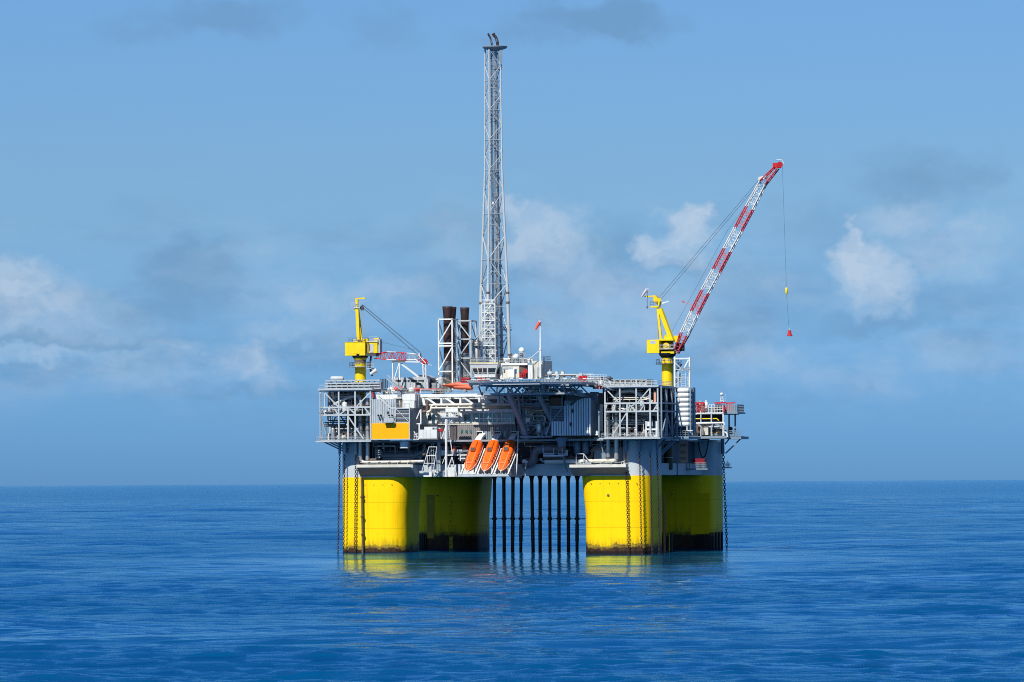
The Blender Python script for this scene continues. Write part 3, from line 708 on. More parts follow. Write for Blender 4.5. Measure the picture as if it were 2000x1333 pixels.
for f in (0, .5, 1): g.beam((a, V0 + .5, za + (zb - za) * f), (b, V0 + .5, za + (zb - za) * f), .09).beam((a + (b - a) * f, V0 + .5, za), (a + (b - a) * f, V0 + .5, zb), .09)
make('white_grille', g, WHITE, T)
make('instrument_panel', G().box(P(1277, 786, V0 + .7), P(1282, 765, V0 + 1.2)), SIGNCOL, T)
make('railing', G().railing([(U(1176, V0, 855), V0 - .9, lv[0]), (uu[-1] + .6, V0 - .9, lv[0]), (uu[-1] + .6, 9, lv[0])]), LGREY, T)
make('railing', G().railing([(uu[0], V0 - .4, lv[3] + .45), (uu[-1], V0 - .4, lv[3] + .45), (uu[-1], 9, lv[3] + .45)]), WHITE, T)
# row of air-cooler housings on the roof
for k in range(8):
    a, b = U(1179 + k * 10.6, -1, 748), U(1188.6 + k * 10.6, -1, 748); zb = lv[3] + .5; zt = Z(741.5, 1220, -1)
    c = make('air_cooler', G().box((a, -1, zb), (b, 6, zt)), FRAMEC, T)
    make('cooler_grille', G().box((a + .22, -1.12, zt - .95), (b - .12, -1.004, zt - .12)), BLACK, c)
    g = G(); [g.beam((a + .15 + q * .3, -1.08, zb), (a + .15 + q * .3, -1.08, zt - .7), .1) for q in range(4)]
    make('cooler_slat', g, LGREY, c)
make('stairway', G().stairs(P(1181, 746, V0 + .3), P(1196, 756, V0 + .3), .9), LGREY, T)
make('cable_reel', G().tube([P(1183, 740, -1), P(1193, 739, -1)], .45, 12), DGREY, T)
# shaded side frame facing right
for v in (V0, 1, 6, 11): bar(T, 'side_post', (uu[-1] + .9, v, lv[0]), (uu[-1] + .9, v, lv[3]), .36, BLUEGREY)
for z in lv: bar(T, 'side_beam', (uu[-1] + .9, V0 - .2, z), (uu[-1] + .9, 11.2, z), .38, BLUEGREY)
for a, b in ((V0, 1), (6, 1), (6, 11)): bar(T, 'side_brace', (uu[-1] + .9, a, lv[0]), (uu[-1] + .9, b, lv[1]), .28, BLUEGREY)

# ---- yellow board cabin: grey ribbed cabin with an amber panel along its foot
V1 = -5.0
T = thing('ribbed_cabin', 'grey ribbed cabin with a large amber-yellow board along its foot', 'cabin', P(764, 858, 0))
ua, ux, ub = U(725, V1, 800), U(773.5, V1, 800), U(801, V1, 800); zb, zm, zt, zl = Z(858.5, 764, V1), Z(827, 764, V1), Z(780, 750, V1), Z(797.5, 785, V1)
make('body', G().box((ua + .1, V1 + .25, zb), (ub - .05, 2.0, zl - .1)), GREY, T)
make('ribbed_panel', G().corrugated((ua, V1 + .1), (ux, V1 + .1), zm, zt, .56, .16), LGREY, T)
joints(T, (ua, V1 + .1), (ux, V1 + .1), zm + .02, zt - .05, .56, .07, m=GREY)
make('body', G().box((ua + .1, V1 + .25, zl - .098), (ux - .1, 2.0, zt - .03)), GREY, T)
make('amber_board', G().box((ua + .1, V1 - .12, zb + .1), (ub - .25, V1 + .08, zm)), AMBER, T)
make('board_frame', G().beam((ua, V1 - .1, zb), (ub, V1 - .1, zb), .2).beam((ub - .12, V1 - .1, zb), (ub - .12, V1 - .1, zl), .22).beam((ua, V1 - .1, zb), (ua, V1 - .1, zt), .12), LGREY, T)
make('louvre_recess', G().box((ux + .1, V1 + .06, zm), (ub - .3, V1 + .24, zl - .15)), DGREY, T)
for y in (808, 817): fbar(T, 'louvre_rail', 774, y, 800, y, V1, .16, LGREY)
fbar(T, 'louvre_frame', 773.5, 798, 800.5, 798, V1, .3, LGREY); fbar(T, 'louvre_frame', 773.5, 826, 800.5, 826, V1, .22, CREAM); fbar(T, 'louvre_frame', 773, 798, 773, 827, V1 - .02, .22, LGREY)
fbar(T, 'louvre_brace', 774, 799.5, 798, 824, V1 - .12, .16, LGREY)
for k in range(10): y = 800 + k * 2.6; fbar(T, 'louvre_slat', 774.5, y, 799, y, V1 + .03, .09, GREY)
make('side_wall', G().corrugated((ub, V1 + .3), (ub, 2), zb, zl, .6, .12), GREY, T)
bal = make('balcony', G().box(P(750, 826, V1 - 1.3), P(769.5, 824.5, V1 - .2)), LGREY, T)
make('balcony_front', G().box(P(750, 824.5, V1 - 1.35), P(769, 817, V1 - 1.25)), LGREY, bal)
make('balcony_railing', G().railing([P(748, 825, V1 - .3), P(750, 825, V1 - 1.3), P(769, 825, V1 - 1.3), P(773, 825, V1 - .3)], 1.4, .9), LGREY, bal)
make('cabin_window', G().box(P(756, 808.5, V1 - .12), P(760, 804, V1 - .02)), GLASS, T)
for x in (739, 744, 760, 766):
    l = make('floodlight', G().tube([P(x, 812, V1 - .9), P(x, 812, V1 - .3)], [.28, .16], 8), BLACK, T)
    make('light_arm', G().beam(P(x, 810, V1 - .9), P(x, 810, V1), .12), WHITE, l)
make('stairway', G().stairs(P(762, 796.5, V1 + .4), P(739, 774.5, V1 + .4), 1.0), WHITE, T)
make('landing', G().box(P(762, 798.5, V1 - .1), P(803, 796.5, V1 + 1.2)), WHITE, T)
make('landing_railing', G().railing([P(762, 796.5, V1), P(800, 796.5, V1)], 1.0, 1.2), GALV, T)
# deckhouse behind and above the cabin
T = thing('white_deckhouse', 'white deckhouse behind the ribbed cabin, dark doorway beside its stair', 'deckhouse', P(770, 798, 0))
make('wall', G().box((U(733, -2.5), -2.5, Z(798, 765, -2.5)), (U(810, -2.5), 5, Z(771, 765, -2.5))), WHITE, T)
fbox(T, 'wall', 785, 769.5, 811, 783, -2.62, 1.4, WHITE)
for k in range(14): fbox(T, 'wall_panel', 734 + k * 5.4, 772, 738.9 + k * 5.4, 797, -2.56, .05, WHITE)
fbox(T, 'doorway', 767.5, 780, 773, 797, -2.68, .08, BLACK); fbox(T, 'door', 774, 780.5, 781, 796, -2.78, .16, CREAM); fbox(T, 'door_window', 776.5, 783, 778.5, 787, -2.84, .04, GLASS)
fbox(T, 'canopy', 767, 776.5, 784, 779, -3.2, .8, CREAM); fbox(T, 'post', 782, 779, 784.5, 798, -2.9, .2, BROWNPIPE)
fbox(T, 'locker', 776, 764, 783.5, 777, -2.9, .6, BLUEGREY)
make('side_wall', G().corrugated((U(810, -2.5) + .02, -2.4), (U(810, -2.5) + .02, 4.9), Z(798, 810, -2.5), Z(770, 810, -2.5), .55, .1), LGREY, T)
make('railing', G().railing([P(738, 771, -2.4), P(776, 770, -2.4), P(811, 769, -2.4)], 1.0, 1.1), LGREY, T)
clutter(T, U(740, 0), U(812, 0), -1.5, 3, Z(771, 770, -2), Z(760, 770, -2), 12, 21, [LGREY, WHITE, GALV, DGREY])
for k in range(7): make('vent_pipe', G().tube([P(787 + k * 3.4, 769, -2.2), P(787 + k * 3.4, 765.5, -2.2)], .16, 6), rnd.choice([BROWNPIPE, GALV, DGREY]), T)
# side frame beside the cabin
T = thing('service_platform', 'narrow white-framed platform with ladder between amber-board cabin and white container', 'platform', P(815, 860, -2))
fbar(T, 'post', 822, 800, 822, 828, -3.5, .32, WHITE); fbar(T, 'post', 819, 828, 819, 858, -3.5, .3, WHITE); fbar(T, 'brace', 821, 801, 813.5, 819, -3.5, .22, WHITE); fbar(T, 'beam', 814, 828, 823, 828, -3.5, .25, WHITE)
fbar(T, 'brace', 808.5, 843, 818, 858, -3.5, .2, WHITE); fbox(T, 'floor', 804, 857.5, 820, 860, -3.8, 5, LGREY)
make('railing', G().railing([P(809, 857, -3.7), P(818, 857, -3.7)], 1.3, .6, .05), WHITE, T)
make('ladder', G().ladder(P(814, 796, -1), P(814, 771, -1), .9), LGREY, T)

# ------------------------------------------------------------------ living quarters and helideck
T = thing('living_quarters', 'white living quarters block with a row of tall windows above the lifeboats', 'building', P(930, 860, 8))
VW = 4.0
ua, ub = U(815, VW), U(1150, VW); z0, z1, z2, z3 = Z(866, 950, VW), Z(829, 950, VW), Z(797, 950, VW), Z(771, 950, VW)
make('core', G().box((ua, VW + 1.4, z0), (ub, 22, z3 - .2)), CREAM, T)
make('wall', G().box((ua, VW, z1), (U(928, VW) + .0, VW + 1.39, z2)), CREAM, T)
make('wall', G().box((U(1004, VW), VW, z1), (ub, VW + 1.39, z2)), CREAM, T)
# bay with tall windows stands proud of the wall
bz0, bz1 = Z(826, 960, VW - 1.2), Z(801, 960, VW - 1.2); ba, bb = U(925, VW - 1.2), U(1006, VW - 1.2)
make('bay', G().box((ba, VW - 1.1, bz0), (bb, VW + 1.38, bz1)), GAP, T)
fbox(T, 'bay_fascia', 899, 800, 1006, 806.5, VW - 1.25, 2.4, WHITE)
make('bay_sill', G().box((ba - .2, VW - 1.3, Z(829.5, 960, VW - 1.2)), (bb, VW + .2, Z(825, 960, VW - 1.2))), CREAM, T)
for k in range(9):
    x = 928 + k * 8.7
    w = fbox(T, 'window', x, 807.2, x + 7.4, 824.5, VW - 1.16, .05, TEALGLASS if k % 4 != 1 else GLASS)
    fbox(w, 'transom', x - .5, 817, x + 7.9, 818.2, VW - 1.22, .1, WHITE); fbox(w, 'lower_rail', x - .5, 820.5, x + 7.9, 821.3, VW - 1.24, .1, WHITE)
    fbox(T, 'mullion', x - 1.2, 806.6, x + .1, 825, VW - 1.26, .18, WHITE)
def window(T, x0, y0, x1, y1, v, panes=2):
    f = fbox(T, 'window', x0 - 1, y0 - 1, x1 + 1, y1 + 1, v - .07, .1, WHITE)
    w = (x1 - x0) / panes
    for k in range(panes): fbox(f, 'pane', x0 + k * w + .3, y0, x0 + (k + 1) * w - .3, y1, v - .12, .06, TEALGLASS if v < 4 or k else GLASS)
window(T, 835, 811.5, 849.5, 822, VW); window(T, 905, 810.5, 919, 822, VW); window(T, 1038, 808, 1052, 823, VW); window(T, 1062, 808, 1070, 823, VW, 1)
for k in range(12): fbox(T, 'wall_panel', 816 + k * 9.2, 798.5, 824.4 + k * 9.2, 828, VW - .045, .04, WHITE if k % 4 else CREAM)
fbox(T, 'ledge', 838, 827, 925, 830, VW - .8, 1.0, CREAM); fbox(T, 'ledge', 838, 830.5, 900, 833.5, VW - .4, .5, CREAM)
# ribbed lower storey behind the lifeboats
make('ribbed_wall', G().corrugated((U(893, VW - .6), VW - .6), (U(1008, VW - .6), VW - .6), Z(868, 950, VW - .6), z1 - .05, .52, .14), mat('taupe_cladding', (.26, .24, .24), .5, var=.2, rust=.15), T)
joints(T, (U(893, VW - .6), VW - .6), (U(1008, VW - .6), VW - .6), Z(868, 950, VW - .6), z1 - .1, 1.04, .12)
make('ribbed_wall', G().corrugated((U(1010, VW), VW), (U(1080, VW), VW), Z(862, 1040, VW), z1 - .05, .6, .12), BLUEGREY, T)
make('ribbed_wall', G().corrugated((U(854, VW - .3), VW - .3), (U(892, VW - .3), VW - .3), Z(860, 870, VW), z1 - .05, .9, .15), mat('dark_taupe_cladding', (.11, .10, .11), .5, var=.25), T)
for x in (900, 909, 918): fbox(T, 'porthole_window', x, 840, x + 3.6, 846, VW - .82, .05, TEALGLASS)
for x, w in ((946, 5.5), (956, 4.5)): fbox(T, 'door', x, 843, x + w, 858, VW - .84, .06, BLUEGREY)
fbox(T, 'notice_board', 983.5, 843, 987.5, 855, VW - .85, .06, LGREY); fbox(T, 'notice_board', 1044, 838, 1048, 844, VW - .25, .06, LGREY)
g = G().tube([P(972, 837, VW - .95), P(972, 837, VW - .8)], .24, 12); make('round_lamp', g, WHITE, T)
# lifeboat access doors
for x in (934.5, 970, 1002):
    d = fbox(T, 'boat_doorway', x - 3, 843, x + 7.5, 866, VW - .95, .3, BLACK)
    g = G().beam(P(x - 3.6, 843, VW - 1), P(x + 8.2, 843, VW - 1), .18).beam(P(x + 8.2, 843, VW - 1), P(x + 8.2, 866, VW - 1), .18); make('door_frame', g, WHITE, d)
# upper white truss storey with pipes below it
VT = 1.0
make('truss_wall', G().box((U(823, VT + 1.6), VT + 1.6, Z(791, 900, VT + 1.6)), (U(985, VT + 1.6), VT + 2.4, Z(770, 900, VT + 1.6))), WHITE, T)
fbar(T, 'truss_beam', 822, 773.5, 986, 771.5, VT, .75, WHITE); fbar(T, 'truss_beam', 830, 791, 986, 789.5, VT, .35, CREAM)
for k in range(5):
    x = 830 + k * 37
    fbar(T, 'truss_brace', x, 775, x + 21, 790, VT + .02, .42, WHITE)
    if k: fbar(T, 'truss_post', x - 4.5, 774, x - 4.5, 790, VT + .05, .5, WHITE)
    fbox(T, 'truss_window', x + 13, 780.5, x + 31, 787, VT + 1.52, .05, DGREY); fbox(T, 'window_bar', x + 13, 783.3, x + 31, 784.2, VT + 1.45, .05, LGREY)
fbar(T, 'truss_post', 826.5, 774, 830, 792, VT + .05, .5, WHITE)
fbar(T, 'truss_brace', 970, 788, 984, 774, VT + .02, .3, CREAM)
pipe(T, [P(834, 806, VT - .4), P(842, 803, VT - .4), P(843, 791.5, VT - .4), P(1010, 789.5, VT - .4)], .34, CREAM, 10)
pipe(T, [P(841, 803, VT - .9), P(842, 797.5, VT - .9), P(955, 796.3, VT - .9)], .24, CREAM, 8)
pipe(T, [P(826, 805, VT - .2), P(834, 804, VT - .2), P(835, 783, VT - .2)], .4, BROWNPIPE, 10)
for k in range(9): fbox(T, 'pipe_support', 850 + k * 11, 793, 853 + k * 11, 797.2, VT - .6, .4, BROWNPIPE if k % 2 else CREAM)
make('railing', G().railing([P(822, 770, VT - .2), P(900, 769.5, VT - .2), P(985, 768.5, VT - .2)], 1.1, 1.3), LGREY, T)
# front of the quarters in the helideck's shade
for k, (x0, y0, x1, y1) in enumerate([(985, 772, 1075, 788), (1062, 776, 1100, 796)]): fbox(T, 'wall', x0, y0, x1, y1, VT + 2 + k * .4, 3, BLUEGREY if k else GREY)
clutter(T, U(990, 0), U(1075, 0), -1.5, 3, Z(798, 1030, 0), Z(776, 1030, 0), 18, 31, [GREY, BLUEGREY, DGREY, GALV])
fbar(T, 'post', 1022, 772, 1022, 858, -1.2, .45, BLUEGREY); fbar(T, 'beam', 1000, 790, 1075, 789, -1.2, .35, BLUEGREY); fbar(T, 'beam', 1018, 826, 1075, 825.5, -1.2, .25, BLUEGREY); fbar(T, 'beam', 1010, 797, 1075, 796.5, -1.4, .18, BROWNPIPE)
fbar(T, 'brace', 1030, 850, 1056, 826, -1.2, .35, BLUEGREY); fbar(T, 'brace', 1022, 792, 1036, 776, -1.2, .3, BLUEGREY)
fbox(T, 'walkway', 1015, 852, 1078, 855, -3.2, 6, GREY)
make('railing', G().railing([P(1050, 852, -3.1), P(1076, 851.5, -3.1)], 1.2, 1.0), BLUEGREY, T)
fbox(T, 'plant_box', 1055, 826, 1064, 832, -1.8, 1.2, GREY); fbox(T, 'plant_box', 1057, 840, 1070, 850, -2.0, 1.4, BLUEGREY)

clutter(T, U(1012, -2), U(1076, -2), -2.6, 1, Z(852, 1045, -2), Z(828, 1045, -2), 26, 33, [LGREY, GREY, WHITE, GALV, PIPE])
clutter(T, U(1010, -1), U(1076, -1), -1, 2.5, Z(826, 1045, -1), Z(799, 1045, -1), 16, 34, [GREY, LGREY, GALV, BROWNPIPE])
for k in range(7): pipe(T, [P(990 + k * 4, 775 + k * 3, -.8 + .2 * k), P(1072, 774 + k * 3, -.8 + .2 * k)], .12 + .05 * (k % 3), (LGREY, BROWNPIPE, GALV)[k % 3])
for x in (1003, 1014, 1036, 1048, 1060): fbar(T, 'hanger', x, 772, x, 797, -1.0, .14, LGREY)
# ---- ribbed cabin on the right, pale cladding
VC = -4.2
T = thing('ribbed_cabin', 'pale grey ribbed cabin with two small dark windows under the helideck', 'cabin', P(1118, 851, -1))
xa, xb, xc = U(1076, VC), U(1101, VC), U(1154, VC); zb, zm, zl, zt = Z(851, 1115, VC), Z(823.5, 1088, VC), Z(795, 1088, VC), Z(778, 1130, VC)
make('body', G().box((xa + .1, VC + .2, zb), (xc - .05, 3.0, zm - .05)), GREY, T); make('body', G().box((xb + .1, VC + .2, zm - .048), (xc - .05, 3.0, zt - .6)), GREY, T)
PALE = mat('pale_blue_cladding', (.74, .80, .82), .5, var=.12, rust=.1)
make('ribbed_panel', G().corrugated((xa, VC), (xb, VC), zb, zm, .62, .2), PALE, T); joints(T, (xa, VC), (xb, VC), zb + .02, zm - .02, .62, .13)
g = G().corrugated((xb, VC), (xc, VC), zb, zt, .62, .2)
xk = U(1140, VC)
g.v = [(x, y, min(z, zl + (zt - zl) * max(0, min(1, (x - xb) / (xk - xb)))) if z > zb + 1 else z) for x, y, z in g.v]
make('ribbed_panel', g, PALE, T); joints(T, (xb, VC), (xc, VC), zb + .02, zt, .62, .13, ztop=lambda x: zl + (zt - zl) * max(0, min(1, (x - xb) / (xk - xb))) - .03)
for x, y in ((1116, 799), (1112.5, 825)): w = fbox(T, 'window', x, y, x + 4.6, y + 8, VC - .3, .14, BLUEGREY); fbox(w, 'pane', x + .6, y + .8, x + 4, y + 7.2, VC - .34, .04, BLACK)
fbox(T, 'louvre_recess', 1076.5, 796, 1100, 823, VC + .3, .1, DGREY)
for k in range(8): fbox(T, 'louvre_slat', 1077, 797.5 + k * 3.2, 1099.5, 799 + k * 3.2, VC + .12, .15, BLUEGREY)
fbar(T, 'louvre_frame', 1076, 795.5, 1101, 795, VC - .05, .3, LGREY); fbar(T, 'louvre_frame', 1076, 795, 1076, 823, VC - .05, .25, LGREY); fbar(T, 'louvre_brace', 1078, 822, 1099, 797, VC - .1, .18, LGREY)
make('side_wall', G().corrugated((xc, VC + .2), (xc, 3), zb, zt - .3, .6, .1), BLUEGREY, T)  # right face: its shade is put into the blue-grey colour
make('side_tank', G().lathe((U(1161, 2), 2.2), [(1.1, zb), (1.3, zb + .3), (1.3, Z(770, 1160, 2)), (1.0, Z(766, 1160, 2))], 18), BLUEGREY, T)
bar(T, 'conveyor_brace', P(1114, 792, VC - .1), P(1134, 775, VC - .1), .55, DGREY)
fbar(T, 'strut', 1066, 850, 1075, 826, VC - .2, .2, LGREY)
make('valve_stand', G().box(P(1163, 850.5, VC), P(1170, 848.5, VC + .8)).tube([P(1166, 849, VC + .4), P(1166, 842, VC + .4)], .25, 8).tube([P(1164, 845, VC + .4), P(1169, 845, VC + .4)], .16, 8), WHITE, T)
fbox(T, 'rear_block', 1104, 768, 1168, 790, 0.5, 5, BLUEGREY)
fbar(T, 'post', 1170, 803, 1170, 854, VC + .3, .3, BLUEGREY); fbar(T, 'post', 1098, 772, 1098, 795, VC + .6, .25, LGREY); fbar(T, 'beam', 1062, 795, 1098, 794, VC + .6, .3, BLUEGREY)
fbox(T, 'ribbed_box', 1070, 778, 1097, 794, 0, 2, BROWNPIPE)

# ---- helideck: octagonal deck on trusses, carried out over the sea by raking struts
zd = Z(750.5, 1030, -17)
T = thing('helideck', 'octagonal helideck with safety netting, carried on raking struts over the quarters', 'helideck', P(1030, 750, -10))
cu, cv, RO = U(1040, -5.0, 745), -5.0, 15.3
oc = [(cu + RO * math.cos(R(22.5 + 45 * k)) , cv + RO * math.sin(R(22.5 + 45 * k))) for k in range(8)]
make('deck_plate', G().prism(oc, 2, zd - .05, zd + .55), LGREY, T)
oi = [(cu + (x - cu) * 1.0, cv + (y - cv) * 1.0) for x, y in oc]
oo = [(cu + (x - cu) * 1.075, cv + (y - cv) * 1.075) for x, y in oc]
for k in range(8):
    a, b = oi[k], oi[(k + 1) % 8]; c, d = oo[k], oo[(k + 1) % 8]
    n = 14; g = G()
    for i in range(n + 1):
        f = i / n; p = (a[0] + (b[0] - a[0]) * f, a[1] + (b[1] - a[1]) * f); q = (c[0] + (d[0] - c[0]) * f, c[1] + (d[1] - c[1]) * f)
        g.beam((p[0], p[1], zd + .2), (q[0], q[1], zd + 1.15), .08)
    for f in (.3, .6, 1):
        p = (a[0] + (c[0] - a[0]) * f, a[1] + (c[1] - a[1]) * f, zd + .2 + .95 * f); q = (b[0] + (d[0] - b[0]) * f, b[1] + (d[1] - b[1]) * f, zd + .2 + .95 * f); g.beam(p, q, .1)
    make('safety_net', g, FRAMEC, T)
    make('edge_beam', G().beam((a[0], a[1], zd + .22), (b[0], b[1], zd + .22), .36, .72), FRAMEC, T)
    # low perimeter lights / walkway hatches on the rim
    for f in (.2, .4, .6, .8): make('rim_light', G().box((a[0] + (b[0] - a[0]) * f - .45, a[1] + (b[1] - a[1]) * f - .2, zd + 1.2), (a[0] + (b[0] - a[0]) * f + .45, a[1] + (b[1] - a[1]) * f + .2, zd + 1.42)), WHITE, T)
# support truss under the deck
zt_, zb_ = zd - .06, Z(769, 1050, -17)
for v in (-15, -8, -1):
    xs = [cu - 10 + 4 * k for k in range(6)] if v == -15 else [cu - 8 + 4.2 * k for k in range(6)]
    bar(T, 'truss_chord', (xs[0] - 1, v, zb_), (xs[-1] + 1, v, zb_), .42, GREY); bar(T, 'truss_chord', (xs[0] - 2, v, zt_ - .2), (xs[-1] + 2, v, zt_ - .2), .4, GREY)
    for i in range(len(xs) - 1):
        m_ = (xs[i] + xs[i + 1]) / 2
        bar(T, 'truss_web', (xs[i], v + .02, zb_), (m_, v + .02, zt_ - .2), .28, GREY); bar(T, 'truss_web', (m_, v - .02, zt_ - .2), (xs[i + 1], v - .02, zb_), .28, GREY)
for u in (cu - 10, cu - 2, cu + 6, cu + 11):
    bar(T, 'truss_tie', (u, -15, zb_ - .03), (u, 2, zb_ - .03), .35, GREY); bar(T, 'truss_tie', (u, -17.5, zt_ - .2), (u, 8, zt_ - .2), .3, GREY)
    bar(T, 'truss_web', (u, -15, zb_), (u, -17.5, zt_ - .2), .26, GREY)
for (x0, y0, va), (x1, y1, vb), w in (((1031, 856, -1.5), (993, 770, -15), 1.0), ((1080, 829, -1.5), (1052, 772, -11), .8), ((1022, 858, 0), (1012, 772, -4), .45), ((1150, 776, -1), (1120, 770, -10), .5)):
    s = bar(T, 'raking_strut', P(x0, y0, va), P(x1, y1, vb), w, GREY)
fbar(T, 'strut_tie', 1031, 855, 1078, 853, -1.6, .4, GREY)
for k in range(16):
    make('drain_pipe', G().tube([(cu - 12 + k * 1.5, -4 - (k * 5) % 9, zt_ - .3), (cu - 12 + k * 1.5, -4 - (k * 5) % 9, zt_ - .9 - (k % 3) * .5)], .14, 6), rnd.choice([PIPE, LGREY, BLUEGREY]), T)
clutter(T, cu - 4, cu + 13, -9, 2, zb_ - .2, zt_ - .4, 22, 41, [LGREY, PIPE, GREY, WHITE])
make('access_stair', G().stairs((cu + 16, -6, zd + .4), (cu + 20, -3, zd - 1.5), 1.2, (0, 1, 0)), LGREY, T)
HELI = (cu, cv, zd)

# ------------------------------------------------------------------ free-fall lifeboats on their ramps
AX = Vector((0, -math.cos(R(35)), -math.sin(R(35)))); UPB = Vector((0, -math.sin(R(35)), math.cos(R(35))))
BL = 12.4
BSC = .86        # stations below are for a 12.4 m boat; these are a little shorter
def boat_mesh(o, prof, stations):
    """prof(s) -> list of (side, height) points around a section; s in metres from the bow"""
    g = G(); vs = []; n = None
    for s in stations:
        pr = prof(s); n = len(pr)
        for x, h in pr: q = o - AX * s * BSC + Vector((x, 0, 0)) + UPB * h * .92; vs.append(tuple(q))
    m = len(stations)
    g.add(vs, [(i * n + k, i * n + (k + 1) % n, (i + 1) * n + (k + 1) % n, (i + 1) * n + k) for i in range(m - 1) for k in range(n)], True)
    g.add(vs[-n:], [tuple(range(n))]); g.add(vs[:n], [tuple(range(n))[::-1]])
    return g
def wid(s):
    t = max(0.0, min(1.0, s / 5.5)); return 1.55 * (1 - (1 - t) ** 2.2) ** .62 * (1.0 if s < 9.5 else 1 - .10 * (s - 9.5) / 3) + .02
ST_ = [0, .12, .35, .8, 1.5, 2.4, 3.4, 4.5, 6, 7.5, 9, 10.5, 11.6, 12.4]
def hullprof(s):
    w = wid(s); d = 1.25 * min(1, (s / 3.0) ** .6 + .05)
    return [(-w, .02), (-w * .96, -.35 * d), (-w * .7, -.8 * d), (0, -d), (w * .7, -.8 * d), (w * .96, -.35 * d), (w, .02), (0, .03)]
def canprof(s):
    w = wid(s) * .97; h = 1.35 * (1 - (1 - max(0, min(1, s / 6.0))) ** 2) + .05
    if s > 8.2: h += .55 * min(1, (s - 8.2) / .6)
    return [(w, .05), (w * .97, h * .45), (w * .74, h * .85), (w * .3, h), (-w * .3, h), (-w * .74, h * .85), (-w * .97, h * .45), (-w, .05)]
bow0 = P(913.5, 920.5, -9.5)
STEP = U(978, -9.5, 921) - U(945.5, -9.5, 921)
def lifeboat(label):
    o = Vector(bow0)
    T = thing('lifeboat', label, 'lifeboat', (o.x, o.y + 5, o.z + 2), 'free-fall lifeboats on their launch ramps')
    make('hull', boat_mesh(o, hullprof, ST_), ORANGE, T); can = make('canopy', boat_mesh(o, canprof, ST_), ORANGE, T)
    fe = mat('pale_orange_fender', (.84, .50, .40), .5, var=.15)
    for sg in (-1, 1):
        make('gunwale_fender', G().tube([tuple(o - AX * s * BSC + Vector((sg * wid(s), 0, 0)) + UPB * .05) for s in ST_], .085, 6), fe, T)
        make('grab_line', G().tube([tuple(o - AX * s * BSC + Vector((sg * wid(s) * .5, 0, 0)) + UPB * (canprof(s)[2][1] * 1.02 + .05)) for s in ST_[3:10]], .04, 5), fe, can)
    hb = o - AX * 2.0
    make('bow_band', G().beam(hb + UPB * 1.05 + Vector((-.7, 0, 0)), hb + UPB * 1.05 + Vector((.7, 0, 0)), .08), fe, can)
    p = o - AX * 8.15 + UPB * 1.55
    make('cockpit', boat_mesh(o - AX * 0 + UPB * 1.45, lambda s: [(.62, 0), (.58, .3 + .5 * min(1, max(0, (s - 7.6)) / 1.0)), (-.58, .3 + .5 * min(1, max(0, (s - 7.6)) / 1.0)), (-.62, 0)], [7.4, 7.7, 8.2, 8.8, 10.4, 11.4]), ORANGE, T)
    make('cockpit_window', G().add([tuple(o - AX * s * BSC + UPB * h * .93 + Vector((x, 0, 0))) for s, h, x in ((7.3, 1.78, -.5), (7.3, 1.78, .5), (8.15, 2.3, .5), (8.15, 2.3, -.5), (7.5, 1.6, -.5), (7.5, 1.6, .5), (8.35, 2.1, .5), (8.35, 2.1, -.5))], [(0, 1, 2, 3), (7, 6, 5, 4), (0, 4, 5, 1), (1, 5, 6, 2), (2, 6, 7, 3), (3, 7, 4, 0)]), BLACK, T)
    for x in (-.3, .35): make('porthole', G().tube([tuple(o - AX * 9.4 + UPB * 1.9 + Vector((x, 0, 0))), tuple(o - AX * 9.4 + UPB * 2.1 + Vector((x, 0, 0)))], .14, 8), fe, can)
    for sg in (-1, 1):
        for s_ in (3.6, 5.0, 6.4): q = o - AX * s_ * BSC; w_ = wid(s_) * .97; make('side_window', G().beam(q + Vector((sg * w_ * .92, 0, 0)) + UPB * .72 - AX * .0, q + Vector((sg * w_ * .92, 0, 0)) + UPB * .72 - AX * .45, .2, .22), BLACK, can)
        for s_ in (2.4, 4.4, 6.9, 8.6): q = o - AX * s_ * BSC; make('reflective_tape', G().beam(q + Vector((sg * wid(s_) * .995, 0, 0)) + UPB * .2, q + Vector((sg * wid(s_) * .995, 0, 0)) + UPB * .2 - AX * .3, .06, .12), WHITE, can)
    q = o - AX * 4.6; make('deck_hatch', G().beam(q + UPB * 1.2, q + UPB * 1.2 - AX * .8, .7, .12), ORANGE, can); make('lifting_hook', G().tube([tuple(o - AX * 3.0 + UPB * 1.0), tuple(o - AX * 3.0 + UPB * 1.35)], .08, 6), DGREY, can); make('stern_guard', G().beam(o - AX * 10.75 + Vector((-1.2, 0, 0)) + UPB * .2, o - AX * 10.75 + Vector((1.2, 0, 0)) + UPB * .2, .18), WHITE, T)
    make('bow_pad', G().tube([tuple(o + AX * .05), tuple(o + AX * .45)], [.16, .1], 8), WHITE, T)
    return T
b1 = lifeboat('orange lifeboat nose-down on its ramp, leftmost of the three, fully sunlit')
copy_thing(b1, STEP, 0, 0, 'orange lifeboat nose-down on its ramp, middle of the three, stern shaded')
copy_thing(b1, 2 * STEP, 0, 0, 'orange lifeboat nose-down on its ramp, rightmost of the three, stern half shaded')
